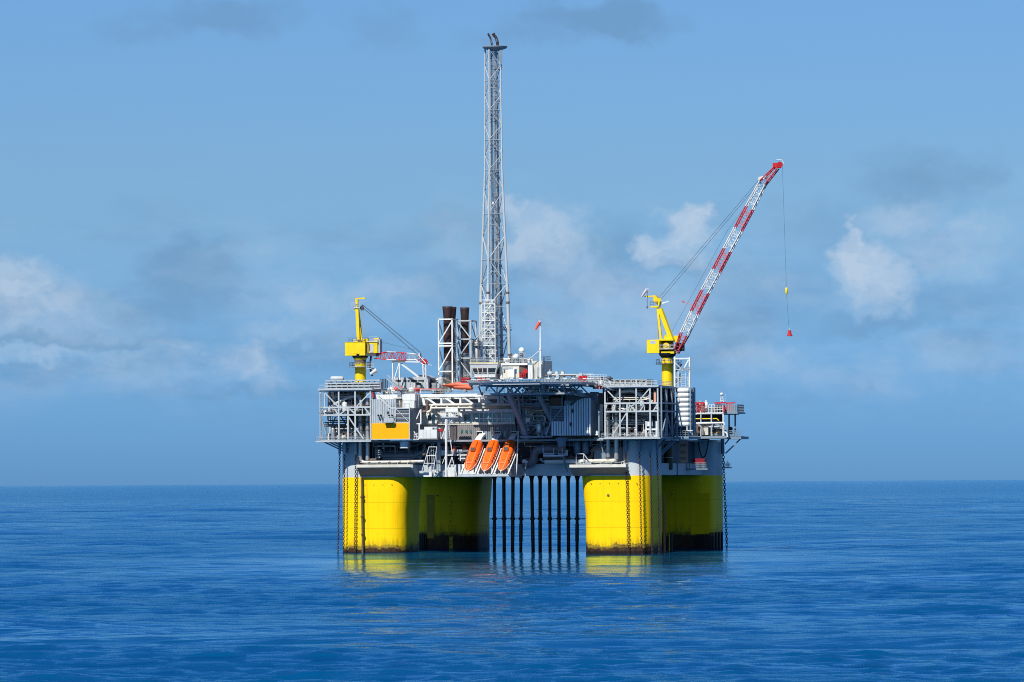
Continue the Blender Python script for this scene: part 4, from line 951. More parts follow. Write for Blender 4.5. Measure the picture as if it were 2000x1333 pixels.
def ramp(label):
    o = Vector(bow0); T = thing('launch_ramp', label, 'launch ramp', (o.x, o.y + 4, 19.3), 'lifeboat launch ramps')
    for sg in (-1, 1):
        a = o + AX * 1.1 - UPB * .75 + Vector((sg * 1.78, 0, 0)); b = o - AX * 10.4 - UPB * .75 + Vector((sg * 1.78, 0, 0))
        make('rail', G().beam(a, b, .30, .42), WHITE, T)
        for s, zl in ((.4, 19.3), (6.5, 19.3)):
            q = o - AX * s - UPB * .95 + Vector((sg * 1.78, 0, 0)); make('leg', G().beam(q, (q.x, q.y + .2, min(zl, q.z - .2)), .22), WHITE, T)
    for s in (-.6, 3, 6.5, 9.5): q = o - AX * s - UPB * 1.02; make('cross_tie', G().beam(q - Vector((1.78, 0, 0)), q + Vector((1.78, 0, 0)), .2), LGREY, T)
    q = o - AX * 10.6 + UPB * .9
    top = Vector((q.x + .1, 3.4, q.z + 1.9))
    hood = G(); vs = []
    for f in (0, .25, .5, .75, 1):
        c = Vector((q.x, q.y + .1, q.z - .2)).lerp(top, f) + Vector((0, -.7 * math.sin(f * 3.14), 0))
        for x, dz in ((-.75, 0), (-.75, 1.0), (.75, 1.0), (.75, 0)): vs.append((c.x + x, c.y, c.z + dz * .6))
    hood.add(vs, [(i * 4 + k, i * 4 + (k + 1) % 4, i * 4 + 4 + (k + 1) % 4, i * 4 + 4 + k) for i in range(4) for k in range(4)] + [(0, 3, 2, 1), (16, 17, 18, 19)])
    make('boarding_hood', hood, WHITE, T)
    make('foot_beam', G().box((o.x - 2.0, o.y - .9, 19.32), (o.x + 2.0, o.y + .2, 19.6)), LGREY, T)
    for x in (-1.2, -.3, .6, 1.4): make('foot_lamp', G().dome((o.x + x, o.y - .7, 19.7), .13, 8, 4), WHITE, T)
    return T
r1 = ramp('white launch ramp under the leftmost orange lifeboat')
copy_thing(r1, STEP, 0, 0, 'white launch ramp under the middle orange lifeboat'); copy_thing(r1, 2 * STEP, 0, 0, 'white launch ramp under the rightmost orange lifeboat')
# support bracket the ramps stand on
T = thing('ramp_bracket', 'grey bracket platform jutting out under the three lifeboat ramps', 'bracket', (bow0[0] + STEP, -4, 18.4))
make('slab', G().box((bow0[0] - 2.2, -10.4, 19.0), (bow0[0] + 2 * STEP + 2.2, 1.58, 19.3)), COLLAR, T)
for k in range(4): u = bow0[0] - 2 + k * (2 * STEP + 4) / 3; make('gusset', G().prism([(-10.2, 18.99), (1.55, 18.99), (1.55, 18.6)], 0, u - .1, u + .1), GREY, T)
T = thing('ramp_end_frame', 'tall thin white frame right of the rightmost lifeboat', 'frame', (bow0[0] + 2 * STEP + 2.4, -6, 19))
ue = bow0[0] + 2 * STEP + 2.3
bar(T, 'post', (ue, -4.0, 19.0), (ue, -2.0, Z(843, 1008, -2)), .2, WHITE); bar(T, 'post', (ue + .3, 2.5, Z(870, 1008, 2)), (ue + .3, 2.5, Z(830, 1008, 2)), .2, WHITE)

# ---- fast rescue boat on the deck above the quarters
T = thing('rescue_boat', 'faded orange rescue boat lying on deck beside the left helideck edge', 'boat', P(888, 765, 2))
o = Vector(P(861, 752.5, 1.5)); LB = U(922, 1.5) - U(861, 1.5)
g = G(); vs = []; m = 9
for i in range(m):
    t = i / (m - 1); w = 1.15 * math.sin(min(1, t * 1.25 + .06) * math.pi / 2); dz = -.5 * t; kd = 1.0 * (min(1, t * 1.6 + .1))
    for a, h in ((-1, 0), (-.85, -.5), (-.35, -.95), (.35, -.95), (.85, -.5), (1, 0)): vs.append((o.x + t * LB, o.y + a * w, o.z + dz + h * kd))
n = 6
g.add(vs, [(i * n + k, i * n + (k + 1) % n, (i + 1) * n + (k + 1) % n, (i + 1) * n + k) for i in range(m - 1) for k in range(n)], True); g.add(vs[-n:], [tuple(range(n))])
make('hull', g, CORAL, T)
g = G(); vs = []
for t, w, h in ((.04, .3, .05), (.18, .9, .18), (.4, 1.05, .75), (.55, 1.05, 1.05), (.7, 1.0, .85), (.97, 1.0, .5)):
    for a, hh in ((-1, .0), (-.6, .85), (0, 1), (.6, .85), (1, .0)): vs.append((o.x + t * LB, o.y + a * w, o.z - .5 * t + hh * h))
g.add(vs, [(i * 5 + k, i * 5 + (k + 1) % 5, (i + 1) * 5 + (k + 1) % 5, (i + 1) * 5 + k) for i in range(5) for k in range(5)], True)
make('cover', g, CORAL, T)
make('roll_bar', G().tube([(o.x + LB * .46, o.y - .9, o.z), (o.x + LB * .48, o.y - .7, o.z + 1.7), (o.x + LB * .48, o.y + .7, o.z + 1.7), (o.x + LB * .46, o.y + .9, o.z)], .07, 6), LGREY, T)
make('radar_mast', G().tube([(o.x + LB * .52, o.y, o.z + 1.2), (o.x + LB * .52, o.y, o.z + 2.9)], .09, 6), WHITE, T)
make('cradle', G().box((o.x + LB * .25, o.y - .8, Z(767, 888, 1.5)), (o.x + LB * .32, o.y + .8, o.z - .7)).box((o.x + LB * .75, o.y - .8, Z(767, 888, 1.5)), (o.x + LB * .82, o.y + .8, o.z - 1.0)), GREY, T)

# ------------------------------------------------------------------ cranes
def lattice(T, a, b, side, hw, hd, n, mchord, mlace, rc=.11, rl=.05, w_end=1.0, d_end=1.0, names=('chord', 'lacing')):
    """box lattice from a to b: side = unit vector across (v), hw half depth across, hd half height"""
    a = Vector(a); b = Vector(b); d = (b - a).normalized(); s = Vector(side); up = s.cross(d).normalized()
    if up.z < 0: up = -up
    def pt(t, i):
        k = 1 + (w_end - 1) * t; q = 1 + (d_end - 1) * t
        sx, sy = ((-1, -1), (1, -1), (1, 1), (-1, 1))[i]
        return a.lerp(b, t) + s * hw * sx * k + up * hd * sy * q
    for i in range(4): make(names[0], G().tube([pt(0, i), pt(1, i)], rc, 6), mchord, T)
    for j in range(n):
        t0, t1 = j / n, (j + 1) / n
        for i in range(4):
            k = (i + 1) % 4
            p, q = (pt(t0, i), pt(t1, k)) if j % 2 == 0 else (pt(t0, k), pt(t1, i))
            make(names[1], G().tube([p, q], rl, 5), mlace, T)
        for i in range(4): 
            if j: make(names[1], G().tube([pt(t0, i), pt(t0, (i + 1) % 4)], rl, 5), mlace, T)

# ---- left crane, boom stowed
VL = 6.0; c = P(704, 742, VL); uc = c[0]
T = thing('pedestal_crane', 'yellow crane on the left with its red-and-white boom laid flat in a rest', 'crane', (uc, VL, Z_D))
zt = lambda y, x=704: Z(y, x, VL)
ped = make('pedestal', G().lathe((uc, VL), [(1.36, Z_D), (1.36, zt(716)), (1.36, zt(704)), (1.55, zt(702)), (1.75, zt(699)), (1.75, zt(695))], 24), YEL, T)
make('slew_ring', G().lathe((uc, VL), [(1.45, zt(701)), (1.9, zt(698.5)), (2.05, zt(695)), (2.05, zt(692))], 24), BLACK, T)
make('pedestal_band', G().lathe((uc, VL), [(1.42, zt(708.5)), (1.42, zt(703))], 24), BROWNPIPE, ped)
pl = make('walkway_ring', G().lathe((uc, VL), [(2.75, zt(718)), (2.75, zt(716.6))], 20), GREY, T)
ring = [(uc + 2.7 * math.cos(R(a)), VL + 2.7 * math.sin(R(a)), zt(716.6)) for a in range(0, 361, 30)]
make('walkway_railing', G().railing(ring, 1.0, 1.4), DGREY, pl)
for x in (696, 701): make('floodlight', G().dome(P(x, 711, VL - 2.2), .28, 8, 4), CREAM, T)
V_ = VL - 2.0
h = make('machine_house', G().box((U(675, V_), V_, zt(695)), (U(714, V_), VL + 1.6, zt(669.5))), YEL, T)
make('house_roof', G().box((U(674.6, V_), V_ - .06, zt(669.5) + .003), (U(714.4, V_), VL + 1.66, zt(668.6))), YEL, h)
for x0, x1 in ((683, 687), (688.5, 693), (694, 699), (700, 703)): fbox(h, 'lettering', x0, 691, x1, 692, V_ - .02, .015, mat('faded_red_lettering', (.5, .2, .02), .6, var=.1))
make('turntable', G().box((U(690, VL - 1.5), VL - 1.5, zt(696)), (U(735, VL - 1.5), VL + 1.5, zt(690))), DGREY, T)
make('roof_railing', G().railing([(U(682, V_), V_ + .2, zt(668.6)), (U(713, V_), V_ + .2, zt(668.6)), (U(713, V_), VL + 1.4, zt(668.6))], 1.0, 1.0), DGREY, T)
for x0, y0, x1, y1, m in ((690, 663, 697, 669, CREAM), (708, 662, 718, 669, YEL), (699, 664, 702, 669, DGREY)): fbox(T, 'winch_box', x0, y0, x1, y1, VL - 1.2, 1.6, m)
fbox(T, 'house_shaded_side', 714.3, 670, 721, 693, VL - 1.0, 2, mat('shaded_yellow_steel', (.33, .25, .06), .5, var=.25, rust=.25))  # side of the machine house, its shade put into a dimmer yellow
cab = fbox(T, 'cab', 720.5, 668, 737, 690, VL - 1.6, 2.2, YEL); fbox(cab, 'cab_door', 722.5, 672, 729, 689, VL - 1.68, .07, LGREY); fbox(cab, 'cab_window', 721, 673, 722.4, 686, VL - 1.68, .06, GLASS)
fbox(T, 'cab_roof', 717, 666, 737.5, 668.3, VL - 1.8, 2.6, CREAM); fbox(T, 'cable_box', 737.3, 663, 742, 690, VL - 1.2, 1.8, LGREY); fbox(T, 'lamp_box', 730, 660.5, 740, 665.8, VL - 1, 1, YEL)
make('cab_railing', G().railing([P(721, 666, VL - 1.7), P(737, 666, VL - 1.7)], 1.0, .9), LGREY, T)
# mast
for (x0, y0), (x1, y1), w, dv in (((700.5, 668), (697.8, 603), .75, -.8), ((707, 668), (699.5, 606), .5, .9), ((706.5, 666), (703, 640), .35, -.2)): make('mast_leg', G().beam(P(x0, y0, VL + dv), P(x1, y1, VL + dv * .4), w), YEL, T)
fbox(T, 'mast_head', 690.5, 600.5, 702.5, 602.5, VL - .9, 1.8, CREAM); fbox(T, 'mast_head', 692, 602.6, 699, 607, VL - .6, 1.2, YEL)
make('mast_winch', G().tube([P(697.3, 600, VL), P(697.3, 586.5, VL)], .42, 10), YEL, T)
make('top_jib', G().beam(P(694.5, 584, VL), P(713.5, 582.6, VL), .32), YEL, T); make('top_jib', G().beam(P(695.3, 587, VL), P(695.3, 583, VL), .28), YEL, T)
make('sheave_block', G().tube([P(707, 602, VL - .3), P(707, 602, VL + .3)], .55, 10).beam(P(703, 602, VL), P(709, 596, VL), .3), DGREY, T)
make('antenna', G().tube([P(690.5, 602, VL), P(690.5, 577, VL)], .035, 5), LGREY, T)
make('head_railing', G().railing([P(687, 600, VL - .8), P(703, 600, VL - .8)], 1.1, .8), LGREY, T)
make('mast_ladder', G().ladder(P(710, 665, VL), P(708, 603, VL), .5), GALV, T)
for dv, dy in ((-.8, -2), (-.6, 3), (.6, -1), (.8, 4)): make('pendant_rope', G().tube([P(709, 598 + dy, VL + dv * .6), P(819 - dy, 690 + dy, VL + dv)], .04, 5), WIRE, T)
make('hoist_rope', G().tube([P(742, 668, VL), P(811, 684, VL)], .035, 5), WIRE, T)
# boom, four bays striped red and white
bs = [(733, 696.5), (757, 695.5), (776, 696), (796, 697), (815, 698)]
for i in range(4):
    lattice(T, P(*bs[i], VL), P(*bs[i + 1], VL), (0, 1, 0), .8, (.5, .95, .95, .85)[i], 3, RED if i % 2 == 0 else WHITE, (PALERED, LGREY, RED, LGREY)[i] if i != 1 else RED, .12, .06, d_end=(1.9, 1, .9, .8)[i], names=('boom_chord', 'boom_lacing'))
lattice(T, P(815, 698, VL), P(832, 712, VL), (0, 1, 0), .7, .7, 2, WHITE, RED, .12, .07, d_end=.4, names=('boom_chord', 'boom_lacing'))
make('boom_head', G().tube([P(830, 707, VL - .5), P(830, 707, VL + .5)], .7, 10), RED, T); make('boom_tip', G().beam(P(831, 711, VL), P(844, 714, VL), .2), LGREY, T)
make('boom_sheave', G().box(P(817, 702, VL - .6), P(823, 690, VL + .6)), LGREY, T); make('boom_walkway', G().beam(P(789, 706.5, VL - 1), P(820, 706.5, VL - 1), .25, .15), WHITE, T)
make('hanging_hose', G().tube([P(725, 695, VL), P(722, 715, VL - .4), P(727, 735, VL)], .25, 8), DGREY, T); make('stair_platform', G().box(P(716, 721, VL - 2), P(730, 719.5, VL)).railing([P(716, 719.5, VL - 2), P(730, 719.5, VL - 2)], 1.2, .7), LGREY, T)
make('white_tank', G().tube([P(724, 731, VL - 1.5), P(736, 723, VL - 1.5)], [.35, .55], 10), WHITE, T)
T = thing('boom_rest', 'white trestle carrying the flat red-and-white boom', 'boom rest', P(795, 742, VL))
fbox(T, 'saddle', 765, 704.8, 791, 707.5, VL - 1.2, 2.4, BROWNPIPE)
for x0, y0, x1, y1, w, v in ((767, 708, 767.5, 742, .28, VL - .9), (780, 708, 770, 741, .2, VL - .9), (780, 708, 780.5, 742, .3, VL - .9), (784, 711, 818, 737, .42, VL - .5), (826, 712, 827, 738, .26, VL - .8), (832, 712, 832, 738, .26, VL - .8)): fbar(T, 'leg', x0, y0, x1, y1, v, w, WHITE)
fbar(T, 'brace', 826, 714, 832, 726, VL - .8, .16, LGREY); fbar(T, 'brace', 832, 726, 826, 737, VL - .8, .16, LGREY); fbar(T, 'tie', 790, 707, 820, 707.5, VL - .9, .3, WHITE)

# ---- right crane, boom raised
VR = 14.0; c = P(1304, 760, VR); uc = c[0]
T = thing('pedestal_crane', 'yellow crane on the right with its long red-and-white boom raised', 'crane', (uc, VR, Z_D))
zt = lambda y, x=1304: Z(y, x, VR)
ped = make('pedestal', G().lathe((uc, VR), [(1.42, Z_D), (1.42, zt(712)), (1.42, zt(702)), (1.3, zt(700)), (1.7, zt(696)), (1.9, zt(692))], 24), YEL, T)
make('slew_ring', G().lathe((uc, VR), [(1.45, zt(699)), (1.95, zt(695)), (2.1, zt(692)), (2.1, zt(690))], 24), BLACK, T)
pl = make('walkway_ring', G().lathe((uc, VR), [(2.9, zt(712)), (2.9, zt(710.5))], 20), DGREY, T)
ring = [(uc + 2.85 * math.cos(R(a)), VR + 2.85 * math.sin(R(a)), zt(710.5)) for a in range(0, 361, 30)]
make('walkway_railing', G().railing(ring, 1.0, 1.4), DGREY, pl)
for x in (1291, 1297, 1307): make('floodlight', G().dome(P(x, 704, VR - 2.3), .32, 8, 4), CREAM, T)
V_ = VR - 2.2
h = make('machine_house', G().box((U(1264.5, V_), V_, zt(690)), (U(1288.5, V_), VR + 1.6, zt(664))), YEL, T)
fbox(h, 'name_plate', 1270, 666, 1280, 672, V_ - .05, .04, mat('pale_blue_plate', (.45, .55, .62), .5, var=.15))
for y, w in ((667.6, 8), (669.6, 6.5)): fbox(h, 'lettering', 1271, y, 1271 + w, y + .9, V_ - .065, .012, BLUEGREY)
make('machine_deck', G().box((U(1288.6, V_), V_ + .1, zt(666)), (U(1316, V_), VR + 1.7, zt(662.5))), YEL, T)
make('rear_panel', G().box((U(1288.6, VR + 1), VR + 1, zt(690)), (U(1316, VR + 1), VR + 1.4, zt(666.05))), mat('shaded_yellow_steel', (.33, .25, .06), .5), T)  # shade inside the crane body is put into the dimmer yellow
make('lower_deck', G().box((U(1288.6, V_), V_, zt(683)), (U(1316, V_), VR + 1.6, zt(681.5))), CREAM, T); make('deck_railing', G().railing([P(1289, 681.5, V_), P(1316, 681.5, V_)], 1.1, .9), LGREY, T)
make('winch_drum', G().tube([P(1301, 676.5, VR - 1.8), P(1301, 676.5, VR + .6)], .85, 14), YEL, T); make('winch_drum', G().tube([P(1301.5, 659, VR - 1), P(1301.5, 659, VR + 1)], .62, 14), YEL, T)
fbox(T, 'base_beam', 1291, 686, 1316, 691, VR - 1.7, 2.5, YEL); fbox(T, 'boom_foot', 1316, 656, 1324, 668, VR - 1.0, 2, YEL); fbox(T, 'cab', 1319, 670, 1333, 686, VR + .6, 2.0, DGREY)
make('cab_railing', G().railing([P(1324, 686, VR + .4), P(1337, 684, VR + .4)], 1.3, .6), DGREY, T)
for (x0, y0), (x1, y1), w, dv in (((1311.5, 663), (1289.5, 604), 1.0, -1.0), ((1311.5, 663), (1289.5, 604), .7, 1.0), ((1291, 663), (1284.5, 600), .5, -.9), ((1291, 663), (1285, 600), .4, .9)): make('mast_leg', G().beam(P(x0, y0, VR + dv), P(x1, y1, VR + dv * .5), w), YEL, T)
make('mast_post', G().tube([P(1284, 664, VR - .4), P(1284, 600, VR - .4)], .11, 6), LGREY, T)
make('mast_head', G().prism([(P(1277, 580, VR)[0], Z(580, 1280, VR)), (P(1282, 577.5, VR)[0], Z(577.5, 1280, VR)), (P(1290, 590, VR)[0], Z(590, 1290, VR)), (P(1289, 598, VR)[0], Z(598, 1289, VR)), (P(1283, 594, VR)[0], Z(594, 1283, VR))], 1, VR - .8, VR + .8), YEL, T)
fbox(T, 'head_box', 1276, 582, 1282, 590, VR - .7, 1.2, YEL); fbox(T, 'head_platform', 1270.5, 598, 1286, 601, VR - 1, 2, YEL); make('head_railing', G().railing([P(1270, 598, VR - 1), P(1284, 597, VR - 1)], 1.1, .8), DGREY, T)
make('top_jib', G().beam(P(1259, 580, VR), P(1279, 578.5, VR), .3), YEL, T); make('wind_vane', G().add([P(1290, 592.5, VR), P(1306, 588, VR), P(1306, 589.5, VR), P(1292, 594.5, VR), P(1290, 592.5, VR + .3), P(1306, 588, VR + .1), P(1306, 589.5, VR + .1), P(1292, 594.5, VR + .3)], [(0, 1, 2, 3), (7, 6, 5, 4), (0, 4, 5, 1), (1, 5, 6, 2), (2, 6, 7, 3), (3, 7, 4, 0)]), WHITE, T)
make('sheave_block', G().tube([P(1288, 586, VR - .6), P(1288, 586, VR + .6)], .45, 10), YEL, T); make('hook_weight', G().tube([P(1264, 565.5, VR - .4), P(1264, 602, VR - .4)], .07, 5).tube([P(1264, 599, VR - .4), P(1264, 603, VR - .4)], .16, 6), DGREY, T)
make('mast_ladder', G().ladder(P(1288, 662, VR + .2), P(1285, 602, VR + .2), .5), GALV, T)
ws = thing('windsock', 'bleached pinkish windsock at the head of the right crane', 'windsock', P(1264, 566, VR - .4))
make('pole_cap', G().beam(P(1260, 565, VR - .4), P(1267, 565, VR - .4), .2), WHITE, ws)
make('sock', G().tube([P(1262.5, 567.5, VR - .5), P(1258, 573, VR - .6), P(1253.5, 580, VR - .6)], [.36, .3, .2], 10), mat('bleached_cloth', (.62, .48, .47), .8, var=.15), ws)
# boom in striped sections
sec = [((1316.5, 688), 'r'), ((1333, 651), 'w'), ((1352.5, 609.5), 'r'), ((1373.5, 568), 'w'), ((1395.5, 527.5), 'r'), ((1416.5, 487), 'w'), ((1438.5, 446), 'r'), ((1460.5, 404.5), 'w'), ((1486, 356), 'r'), ((1513, 326), 'e')]
for i in range(len(sec) - 1):
    (a, k), (b, _) = sec[i], sec[i + 1]
    off = 4.0
    hd0 = (.45, .95, .95, .95, .95, .95, .95, .95, .8)[i]; de = (2.1, 1, 1, 1, 1, 1, 1, .85, .55)[i]
    lattice(T, P(a[0] + off, a[1] + 2, VR), P(b[0] + off, b[1] + 2, VR), (0, 1, 0), .95, hd0, (3, 4, 4, 4, 4, 4, 4, 5, 3)[i], RED if k == 'r' else WHITE, PALERED if k == 'r' else WHITE, .15, .055, d_end=de, names=('boom_chord', 'boom_lacing'))
make('boom_walkway', G().beam(P(1325, 684, VR), P(1500, 353, VR), .7, .08), GALV, T)
make('boom_head', G().box(P(1509, 329, VR - .6), P(1526, 319, VR + .6)).tube([P(1523, 322, VR - .7), P(1523, 322, VR + .7)], .75, 12), RED, T)
make('head_guard', G().tube([P(1516, 313, VR - .7), P(1526, 312, VR - .7), P(1531, 320, VR - .7)], .08, 5), WHITE, T)
make('mid_sheaves', G().tube([P(1485, 350, VR - .9), P(1485, 350, VR + .9)], .6, 12).beam(P(1483, 350, VR), P(1498, 346, VR), .8), WHITE, T)
for dv, y in ((-.7, 582), (.7, 590)): make('pendant_rope', G().tube([P(1287, y, VR + dv), P(1484, 352 + (y - 585) * .8, VR + dv)], .042, 5), WIRE, T)
make('hoist_rope', G().tube([P(1308, 656, VR), P(1420, 452, VR), P(1521, 318, VR)], .03, 5), WIRE, T)
make('outrigger_lamp', G().tube([P(1353, 597, VR), P(1335, 590, VR)], .05, 5).tube([P(1336, 591, VR), P(1333, 588, VR)], .2, 6), PALERED, T)
make('hook_rope', G().tube([P(1528, 322, VR), P(1536, 563, VR)], .026, 5), WIRE, T)
make('headache_ball', G().tube([P(1536, 562, VR), P(1536, 564, VR), P(1536.2, 573, VR), P(1536.2, 576, VR)], [.12, .3, .3, .12], 10), YEL, T)
make('hook_rope', G().tube([P(1536.2, 576, VR), P(1541, 641, VR)], .026, 5), WIRE, T)
T = thing('hanging_basket', 'small red cone-shaped transfer basket hanging from the raised boom', 'basket', P(1542.5, 657, VR))
p = P(1542, 657, VR); q = Z(645.5, 1542, VR)
make('net', G().lathe((p[0], VR), [(.62, p[2] + .15), (.5, p[2] + .6), (.36, q - .15), (.34, q)], 12), RED, T); make('floor_ring', G().lathe((p[0] + .1, VR), [(.68, p[2]), (.68, p[2] + .145)], 12), RED, T)
make('sling', G().tube([(p[0], VR, q), P(1541, 640, VR)], .06, 5), WHITE, T)

# ------------------------------------------------------------------ flare tower
VFT = 34.0
def wl(x, y): return (x * CT - y * ST, x * ST + y * CT)       # world horizontal vector -> platform axes
cf = P(965.5, 600, VFT)
T = thing('flare_tower', 'very tall white lattice flare tower rising from the middle of the deck', 'flare tower', (cf[0], VFT, Z(708, 965, VFT)))
AL = R(20)
k8 = (DIST + VFT * CT) / DIST / 8
def hsz(y):
    pts = [(92, 11.7), (330, 13.0), (560, 20.0), (710, 23.0)]
    for (y0, a), (y1, b) in zip(pts[:-1], pts[1:]):
        if y <= y1: return (a + (b - a) * (y - y0) / (y1 - y0)) * k8
    return 23 * k8
def corner(i, y):
    h = hsz(y); sx, sy = ((-1, -1), (1, -1), (1, 1), (-1, 1))[i]
    x = h * (sx * math.cos(AL) - sy * math.sin(AL)); yy = h * (sx * math.sin(AL) + sy * math.cos(AL)); a, b = wl(x, yy)
    return Vector((cf[0] + a, VFT + b, Z(y, 966, VFT)))
lev = [708, 655, 600, 556, 508, 462, 418, 374, 332, 303, 274, 245, 216, 187, 158, 129, 97]
for i in range(4):
    for a, b, r in ((708, 556, .46), (556, 332, .30), (332, 94, .21)): make('leg', G().tube([corner(i, a), corner(i, b)], [r, r * .92], 10), FRAMEC, T)
    for y in (575, 594, 696, 706):
        if y > 590 or i in (1, 0): make('leg_collar', G().tube([corner(i, y), corner(i, y - 4)], .5, 10), BROWNPIPE, T)
for j in range(len(lev) - 1):
    for i in range(4):
        k = (i + 1) % 4; a, b = lev[j], lev[j + 1]
        p, q = (corner(i, a), corner(k, b)) if (j + i) % 2 == 0 else (corner(k, a), corner(i, b))
        make('brace', G().tube([p, q], .15 if j < 5 else .09, 6), LGREY, T)
        if i in (0, 3) and j < 14: 
            m_ = (p + q) / 2; e = corner(k if (j + i) % 2 == 0 else i, (a + b) / 2); make('strut', G().tube([m_, e], .06, 5), LGREY, T)
        if j % 2 == 0 or j < 5: make('girt', G().tube([corner(i, a), corner(k, a)], .09, 6), LGREY, T)
cx = lambda dx, dy, y: Vector((cf[0] + wl(dx, dy)[0], VFT + wl(dx, dy)[1], Z(y, 966, VFT)))
make('flare_pipe', G().tube([cx(.75, -.2, 708), cx(.75, -.2, 90)], .3, 10), GALV, T)
make('flare_pipe', G().tube([cx(-.4, .4, 708), cx(-.4, .4, 90)], .16, 8), GREY, T)
for dx, dy, r in ((-.1, -.3, .12), (.3, .5, .14), (-.7, -.2, .1), (1.3, .3, .12)): make('utility_line', G().tube([cx(dx, dy, 708), cx(dx, dy, 96)], r * .8, 6), LGREY if r > .11 else FRAMEC, T)
make('ladder', G().ladder(cx(.15, -.8, 700), cx(.15, -.8, 96), .45), LGREY, T)
for y in (662, 612, 566, 520, 474, 430, 386, 342, 290, 238, 194, 136):
    make('rest_platform', G().box(cx(-.2, -.9, y), cx(.9, .4, y - .8)).railing([cx(-.3, -.9, y - .8), cx(1.0, -.9, y - .8)], 1.0, .6), GREY, T)
for y, dx in ((398, -.5), (640, 2.6), (660, .4)): make('floodlight', G().box(cx(dx, -1.6, y + 2), cx(dx + .7, -1.2, y - 3)), WHITE, T)
rp = make('side_platform', G().box(cx(2.0, -1.2, 646), cx(4.4, 1.0, 644)).railing([cx(2.0, -1.2, 644), cx(4.4, -1.2, 644)], 1.2, .6), BLUEGREY, T)
rp = make('side_platform', G().box(cx(1.2, -1.0, 137), cx(2.2, .4, 136)).railing([cx(1.2, -1.0, 136), cx(2.2, -1.0, 136)], 1.2, .4), DGREY, T)
make('aviation_lamp', G().box(cx(2.0, -.5, 300), cx(2.35, 0, 293)), DGREY, T)
# head
zh = Z(95, 966, VFT)
hd = make('head_platform', G().lathe((cx(.55, 0, 95)[0], cx(.55, 0, 95)[1]), [(1.5, zh - .5), (2.9, zh), (3.15, zh + .35), (3.15, zh + .5)], 16), GREY, T)
g = G(); 
for k in range(9): a = k * .7; p = (cx(.55, 0, 95)[0] + 3.0 * math.cos(a), cx(.55, 0, 95)[1] + 3.0 * math.sin(a)); g.tube([(p[0], p[1], zh + .5), (p[0], p[1], zh + 1.6)], .03, 5)
make('head_stanchion', g, GREY, hd)
fbox(T, 'wind_screen', 973.5, 98, 980.5, 121, VFT - 1.6, .1, BLUEGREY)
for x0, y0, x1, y1, xt, yt, r in ((960.5, 93, 960.5, 84, 953.5, 66, .23), (972, 93, 971.5, 82, 963.5, 66, .36)):
    make('flare_tip', G().tube([P(x0, y0, VFT), P(x1, y1, VFT), P((x1 + xt) / 2 + .5, (y1 + yt) / 2 - 1, VFT), P(xt + 1.5, yt + 4, VFT), P(xt, yt, VFT)], [r, r, r, r * 1.05, r * 1.25], 10), RUST, T)
    make('tip_collar', G().tube([P(x1, y1 + 1, VFT), P(x1 - 2, y1 - 6, VFT)], r * 1.12, 10), STAINLESS, T)

# ---- stair tower at its foot
VS = 27.0
T = thing('stair_tower', 'white zigzag stair tower at the foot of the flare tower', 'stair tower', P(954, 708, VS))
ua, ub = U(941.5, VS, 650), U(967, VS, 650); va, vb = VS, VS + 2.6; zb, ztp = Z(708, 954, VS), Z(594, 954, VS)
for u in (ua, ub):
    for v in (va, vb): bar(T, 'post', (u, v, zb), (u, v, ztp), .22, WHITE)
n = 7
for k in range(n + 1):
    z = zb + (ztp - zb) * k / n
    for v in (va, vb): bar(T, 'beam', (ua, v, z), (ub, v, z), .2, WHITE)
    make('landing', G().box((ua, va + .1, z + .05), (ua + .9, vb - .1, z + .12)).box((ub - .9, va + .1, z + .05), (ub, vb - .1, z + .12)), LGREY, T)
    make('landing_railing', G().railing([(ua, va, z + .12), (ub, va, z + .12)], 1.0, .7), WHITE, T)
    if k < n:
        a, b = (ua + .8, va + .5, z), (ub - .8, va + .5, z + (ztp - zb) / n)
        if k % 2: a, b = (ub - .8, va + 1.5, z), (ua + .8, va + 1.5, z + (ztp - zb) / n)
        make('flight', G().stairs(a, b, .7), WHITE, T)
        p, q = ((ua, va - .02, z), (ub, va - .02, z + (ztp - zb) / n)); 
        if k in (0, 3, 5): bar(T, 'brace', p, ((ua + ub) / 2, va - .02, q[2]), .16, WHITE); bar(T, 'brace', (q[0], p[1], p[2]), ((ua + ub) / 2, va - .02, q[2]), .16, WHITE)

